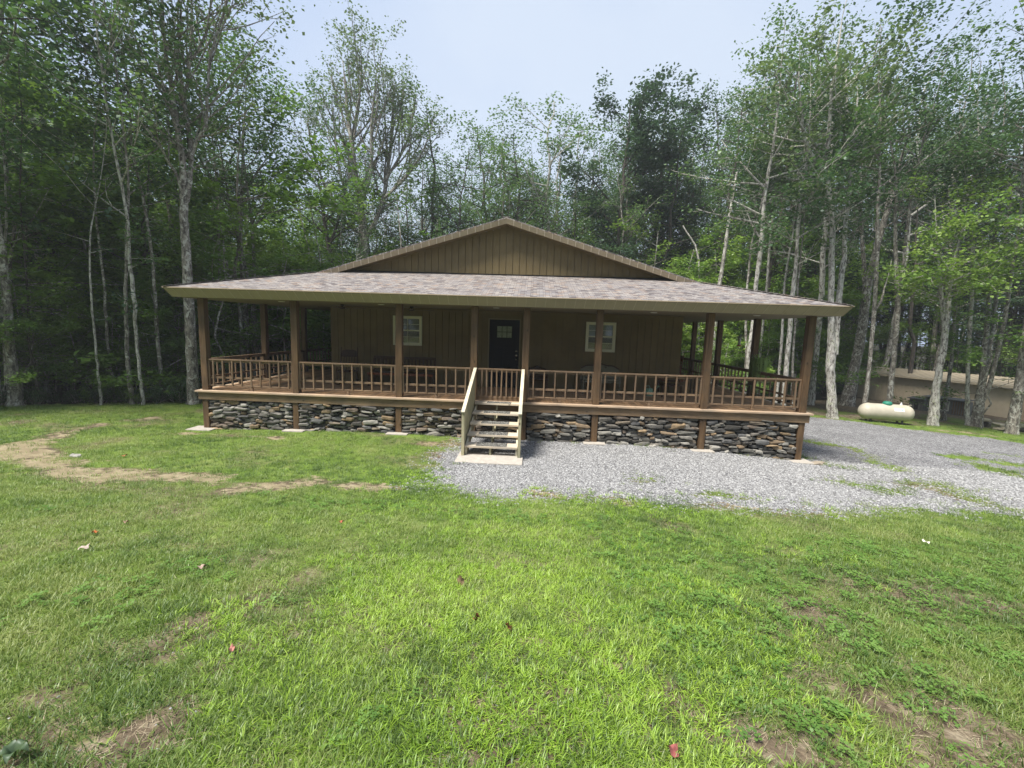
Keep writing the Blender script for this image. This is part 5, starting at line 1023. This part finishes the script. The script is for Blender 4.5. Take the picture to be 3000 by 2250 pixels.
# deep wood, undergrowth: instanced masses nobody could count
def gn_scatter(name,P,rot,sc,idx,tint,objs,kind='stuff'):
    col=bpy.data.collections.new(name+'_sources')
    for k,ob_ in enumerate(objs): ob_.name='%s_%02d'%(name,k); col.objects.link(ob_)
    me=bpy.data.meshes.new(name); me.vertices.add(len(P)); me.vertices.foreach_set('co',np.asarray(P,np.float32).ravel())
    for an,ty,dt in (('rot','FLOAT_VECTOR',rot),('scl','FLOAT_VECTOR',sc),('tint','FLOAT',tint)):
        a=me.attributes.new(an,ty,'POINT'); a.data.foreach_set('vector' if 'VEC' in ty else 'value',np.asarray(dt,np.float32).ravel())
    a=me.attributes.new('idx','INT','POINT'); a.data.foreach_set('value',np.asarray(idx,np.int32))
    o=bpy.data.objects.new(name,me); COL.objects.link(o); o['kind']=kind
    ng=bpy.data.node_groups.new(name,'GeometryNodeTree'); ng.interface.new_socket('Geometry',in_out='INPUT',socket_type='NodeSocketGeometry'); ng.interface.new_socket('Geometry',in_out='OUTPUT',socket_type='NodeSocketGeometry')
    gi=ng.nodes.new('NodeGroupInput'); go=ng.nodes.new('NodeGroupOutput'); ip=ng.nodes.new('GeometryNodeInstanceOnPoints'); ci=ng.nodes.new('GeometryNodeCollectionInfo'); ci.inputs[0].default_value=col; ci.inputs[1].default_value=True; ci.inputs[2].default_value=True
    def na(n_,ty): q=ng.nodes.new('GeometryNodeInputNamedAttribute'); q.data_type=ty; q.inputs[0].default_value=n_; return [x for x in q.outputs if x.enabled and x.name=='Attribute'][0]
    ng.links.new(gi.outputs[0],ip.inputs['Points']); ng.links.new(ci.outputs[0],ip.inputs['Instance']); ip.inputs['Pick Instance'].default_value=True
    ng.links.new(na('idx','INT'),ip.inputs['Instance Index']); ng.links.new(na('rot','FLOAT_VECTOR'),ip.inputs['Rotation']); ng.links.new(na('scl','FLOAT_VECTOR'),ip.inputs['Scale']); ng.links.new(ip.outputs[0],go.inputs[0])
    md=o.modifiers.new('scatter','NODES'); md.node_group=ng; return o
def joined(T,L):
    nv=len(T.vertices); V=np.zeros(nv*3,np.float32); T.vertices.foreach_get('co',V); V=V.reshape(-1,3); f1=[tuple(p.vertices) for p in T.polygons]
    W=np.zeros(len(L.vertices)*3,np.float32); L.vertices.foreach_get('co',W); W=W.reshape(-1,3); f2=(np.arange(len(W)).reshape(-1,4)+nv).tolist(); me=bpy.data.meshes.new('j'); me.from_pydata(np.concatenate([V,W]).tolist(),[],f1+f2)
    me.materials.append(T.materials[0]); me.materials.append(L.materials[0]); me.polygons.foreach_set('material_index',[0]*len(f1)+[1]*len(f2)); a=me.attributes.new('lr','FLOAT','POINT'); a.data.foreach_set('value',rng.random(nv+len(W)).astype(np.float32)); return bpy.data.objects.new('s',me)
src=[joined(T,L) for T,L,h in VAR[:4]]+[joined(T,L) for T,L,h in UV[:3]]+[joined(T,L) for T,L,h in DV]
P=[];Rt=[];Sc=[];Ix=[]
for tr in range(9000):
    a=rnd.uniform(-1.15,1.15); d=math.sqrt(rnd.uniform(17**2,62**2)); x,y=d*math.sin(a),d*math.cos(a); small=rnd.random()<(.62 if a<.1 else .5)
    if not small and ((d<44 or rnd.random()<.4) if x<4 else d<31): continue
    if d>52 and small: continue
    if not forest(np.array([x]),np.array([y]))[0]>.6 or shedhit(x,y): continue
    if y<4: continue
    if small: k=rnd.randrange(4,7); s_=rnd.choice([.6,.9,1.2,1.6,2.0])*rnd.uniform(.85,1.15); sc3=(s_*1.1,)*3; 
    else: k=rnd.randrange(4); h=min(24,max(6,treetop(x,y,rnd.choice([60,140,220]))-gzf(x,y))); s_=h/VAR[k][2]; sc3=(1.05,1.05,s_)
    if not small and rnd.random()<.5 and x>0: k=7+rnd.randrange(2); s_=min(.8,rnd.uniform(.4,.75)*h/16); sc3=(1.0,1.0,s_)
    if sum(1 for q in P[-1400:] if (q[0]-x)**2+(q[1]-y)**2<(1.3 if small else 2.6)**2): continue
    P.append((x,y,gzf(x,y))); Rt.append((0,0,rnd.uniform(0,6.28))); Sc.append(sc3); Ix.append(k)
    if len(P)>1150: break
for tr in range(3000):                       # the same wood closes the clearing behind the viewer
    a=rnd.uniform(-1.3,1.3)+math.pi; d=math.sqrt(rnd.uniform(24**2,38**2)); x,y=d*math.sin(a),d*math.cos(a)
    if sum(1 for q in P[-400:] if (q[0]-x)**2+(q[1]-y)**2<2.4**2): continue
    k=rnd.randrange(4); s_=rnd.uniform(.75,1.0); P.append((x,y,gzf(x,y))); Rt.append((0,0,rnd.uniform(0,6.28))); Sc.append((1.1,1.1,s_)); Ix.append(k)
    k=4+rnd.randrange(3); s_=rnd.uniform(.9,1.6); P.append((x+1.5,y+.5,gzf(x,y))); Rt.append((0,0,rnd.uniform(0,6.28))); Sc.append((s_,)*3); Ix.append(k)
    if len(P)>1420: break
print('deep',len(P)); gn_scatter('deep_wood',P,Rt,Sc,Ix,np.zeros(len(P)),src)
src=[joined(T,L) for T,L,h in BV]; P=[];Rt=[];Sc=[];Ix=[]
for tr in range(9000):
    x,y=rnd.uniform(-30,40),rnd.uniform(8,36); f=forest(np.array([x]),np.array([y]))[0]
    if f<.05 or shedhit(x,y) or rnd.random()>math.exp(-max(0,f-.6)/3): continue
    if x>8 and y<24 : continue
    s_=rnd.uniform(.25,.8); P.append((x,y,gzf(x,y)-.02)); Rt.append((0,0,rnd.uniform(0,6.28))); Sc.append((s_,)*3); Ix.append(rnd.choice([0,0,1,1,2]))
    if len(P)>700: break
print('under',len(P)); gn_scatter('undergrowth',P,Rt,Sc,Ix,np.zeros(len(P)),src)

# ---------------------------------------------------------------- grass, clover, straw, gravel chips
def blades(n,h0,h1,w,spread,lean,curl,seg=3,flat=0):
    V=[];F=[];lr=[]
    for k in range(n):
        a=rng.random()*6.283; r_=spread*math.sqrt(rng.random()); b=np.array([r_*math.cos(a),r_*math.sin(a),0]); h=rng.uniform(h0,h1); th=rng.random()*6.283; ln=abs(rng.normal(0,lean))+flat; q=rng.uniform(.5,1.2)*curl
        d=np.array([math.cos(th),math.sin(th),0]); s=np.array([-d[1],d[0],0])*w*rng.uniform(.7,1.2)/2; o=sum(len(x) for x in V); rows=[]
        p=b.copy(); an=ln
        for i in range(seg+1):
            wd=(1-(i/seg)**1.6)*1.0+.03; rows+= [p-s*wd,p+s*wd]; an+=q/seg; p=p+(d*math.sin(an)+np.array([0,0,1])*math.cos(an))*h/seg
        V.append(np.array(rows)); F+=[(o+2*i,o+2*i+1,o+2*i+3,o+2*i+2) for i in range(seg)]; lr+=[rng.random()]*len(rows)
    V=np.concatenate(V); return V,np.array(F),lr
def tuft(mt,*a,**k):
    V,F,lr=blades(*a,**k); return bpy.data.objects.new('t',arrmesh('t',V,F,[mt],{'lr':('FLOAT','POINT',lr)}))
MLg={'lawn':m_leaf('lawn grass blades',(.07,.12,.026),(.135,.205,.04),(.27,.31,.10),.3,attr='tint'),
     'crab':m_leaf('bright crabgrass blades',(.13,.225,.022),(.225,.36,.035),(.33,.46,.07),.35,attr='tint'),
     'clover':m_leaf('clover leaves',(.055,.12,.022),(.09,.175,.03),(.14,.24,.05),.25,attr='tint'),
     'straw':m_leaf('dry straw',(.15,.12,.07),(.27,.22,.14),(.4,.34,.23),.1,attr='tint')}
def scat(name,pts,mats_,smin,smax,tint,squash=1.0):
    n=len(pts); z=gz(pts[:,0],pts[:,1]); P=np.stack([pts[:,0],pts[:,1],z],1); rot=np.zeros((n,3)); rot[:,2]=rng.random(n)*6.283; rot[:,0]=rng.normal(0,.12,n); rot[:,1]=rng.normal(0,.12,n)
    s=rng.uniform(smin,smax,n); dist=np.hypot(pts[:,0],pts[:,1]); s=s*(1+np.clip((dist-5)/14,0,1)*.5); sc=np.stack([s,s,s*squash],1); idx=rng.integers(0,len(mats_),n)
    print(name,n); return gn_scatter(name,P,rot,sc,idx,tint,mats_)
def sample(n,y0,y1,xm=1.32,xo=2.2,x0=-99,x1=99,dens=None):
    # area density falls off with distance from the camera
    y=y0+(y1-y0)*rng.random(n); x=(rng.random(n)*2-1)*(xm*y+xo); m=(x>x0)&(x<x1); return np.stack([x[m],y[m]],1)
def lawnmask(p): 
    j=(rng.random(len(p))-.5); j=np.sign(j)*np.abs(2*j)**2.2*.55; return (forest(p[:,0],p[:,1])<.15)&(gravel(p[:,0],p[:,1])+j<0.02)&~((p[:,1]>YF-.12)&(p[:,0]>PX[0]-.1)&(p[:,0]<PX[-1]+.1)&(p[:,1]<YE))&~((p[:,0]>SX0-.13)&(p[:,0]<SX1+.12)&(p[:,1]>8.42))&~((np.abs(p[:,1]-YF+.2)<.3)&(np.min(np.abs(p[:,0][:,None]-np.array(PX)[None]),1)<.36))
def build_grass():
    # lawn grass
    parts=[sample(30000,.9,3.2),sample(34000,3.2,6.5),sample(34000,6.5,12,x0=-18,x1=18),sample(17000,12,20,xm=1.25,x0=-20)]
    p=np.concatenate(parts); p=p[lawnmask(p)]; c=cover(p[:,0],p[:,1]); dd=dirt(p[:,0],p[:,1])
    keep=(rng.random(len(p))<c*1.05)&((dd<-.02)|(rng.random(len(p))<.4)); p=p[keep]
    tint=.1+.8*fbm(p[:,0],p[:,1],.55,71)+.5*(fbm(p[:,0],p[:,1],2.4,72)-.5)+rng.normal(0,.09,len(p)); tint=tint+.10*np.clip((6-p[:,1])/5,-.3,1)*0
    mt=MLg['lawn']; src=[tuft(mt,16,.03,.062,.0036,.055,.35,.9) for k in range(3)]+[tuft(mt,12,.035,.075,.0045,.05,.5,1.3) for k in range(2)]+[tuft(mt,9,.03,.06,.004,.06,.2,.5) for k in range(1)]
    scat('lawn_grass',p,src,.7,1.25,tint)
    # crabgrass: bright clumps, mostly mid lawn and in the near middle
    p=np.concatenate([sample(26000,.9,3.6),sample(18000,3.6,7.5)]); p=p[lawnmask(p)]; f=fbm(p[:,0],p[:,1],.9,81,3); g=fbm(p[:,0],p[:,1],3.2,82,3); cen=np.exp(-((p[:,0]-.1-.25*p[:,1]*0)/(.45*p[:,1]+.35))**2)
    pr=np.clip((f*.6+g*.6+cen*.55-.80)*3.2,0,1)*np.clip(1.2-2.2*np.clip(bare(p[:,0],p[:,1])+.08,0,1),0,1); keep=rng.random(len(p))<pr; p=p[keep]; dd=dirt(p[:,0],p[:,1])<0; p=p[dd]
    tint=.25+.6*fbm(p[:,0],p[:,1],1.3,83)+rng.normal(0,.1,len(p)); mt=MLg['crab']; src=[tuft(mt,11,.035,.08,.0058,.032,.5,1.2,seg=4) for k in range(4)]
    scat('crabgrass',p,src,.6,1.1,tint)
    # clover
    p=sample(15000,.9,5.5); p=p[lawnmask(p)]; f=fbm(p[:,0],p[:,1],1.1,91,3); pr=np.clip((f-.50+.07*(p[:,0]>.45*p[:,1]))*4,0,1)*.30; p=p[rng.random(len(p))<pr]
    src=[]
    for k in range(3):
        V=[];F=[];lr=[]
        for q in range(7):
            c=np.array([rng.normal(0,.03),rng.normal(0,.03),rng.uniform(.02,.045)]); a0=rng.random()*6.28
            for l in range(3):
                a=a0+l*2.094; u=np.array([math.cos(a),math.sin(a),rng.uniform(-.1,.35)]); v=np.array([-math.sin(a),math.cos(a),0]); s=.0085*rng.uniform(.8,1.2); o=len(V); V+=[c,c+u*s*.9-v*s*.75,c+u*s*1.7-v*s*.5,c+u*s*1.6,c+u*s*1.7+v*s*.5,c+u*s*.9+v*s*.75]; F+=[(o,o+1,o+2,o+3),(o,o+3,o+4,o+5)]; lr+=[rng.random()]*6
        src.append(bpy.data.objects.new('t',arrmesh('t',np.array(V),np.array(F),[MLg['clover']],{'lr':('FLOAT','POINT',lr)})))
    scat('clover',p,src,.8,1.4,.4+rng.random(len(p))*.4)
    # dry straw in thin and bare places and on the track
    p=np.concatenate([sample(34000,.9,4.5),sample(12000,4.5,8.5)]); p=p[lawnmask(p)]; c=cover(p[:,0],p[:,1]); d=dirt(p[:,0],p[:,1]); pr=np.clip(1.05-c,0,1)*.42*(d<0)+(d>0)*.5; p=p[rng.random(len(p))<pr]
    src=[tuft(MLg['straw'],8,.025,.07,.002,.05,.15,.25,seg=2,flat=1.25) for k in range(4)]; scat('dry_straw',p,src,.7,1.2,rng.random(len(p)))
    # loose gravel chips
    def chip(k):
        V=np.array([(-1,-1,-.6),(1,-1,-.6),(1,1,-.6),(-1,1,-.6),(-.7,-.7,.6),(.8,-.6,.6),(.6,.8,.6),(-.8,.6,.6)],float)+rng.normal(0,.22,(8,3)); V*=np.array([.0125,.0095,.009]); F=np.array([(0,3,2,1),(4,5,6,7),(0,1,5,4),(1,2,6,5),(2,3,7,6),(3,0,4,7)]); return bpy.data.objects.new('t',arrmesh('t',V,F,[MT['chip']]))
    p=sample(200000,5.6,11,xm=1.1,xo=3,x0=-3.2,x1=15); g=gravel(p[:,0],p[:,1]); u=(p[:,1]>YF-.1)&(p[:,0]<PX[-1]+.1); u|=(p[:,0]>SX0-.13)&(p[:,0]<SX1+.12)&(p[:,1]>8.42)&(p[:,1]<9.12); p=p[(g+ (rng.random(len(p))**1.6-.6)*1.1>0)&~u][:90000]
    scat('loose_gravel',p,[chip(k) for k in range(6)],.55,1.35,rng.random(len(p)))
    # bare soil pebbles near the camera
    p=sample(4000,.9,4.5); b=bare(p[:,0],p[:,1]); p=p[(b+(rng.random(len(p))-.5)*.2>0)]; scat('pebbles',p,[chip(k) for k in range(4)],.2,.6,rng.random(len(p)))
m_,t_,b_=mat('gravel chips'); a_=N(t_,'ShaderNodeAttribute',attribute_name='tint',attribute_type='INSTANCER'); t_.links.new(ramp(t_,a_.outputs['Fac'],[(0,(.13,.13,.13)),(.35,(.215,.215,.217)),(.75,(.29,.29,.292)),(1,(.40,.40,.40))]),b_.inputs['Base Color']); b_.inputs['Roughness'].default_value=.85; MT['chip']=m_
build_grass()
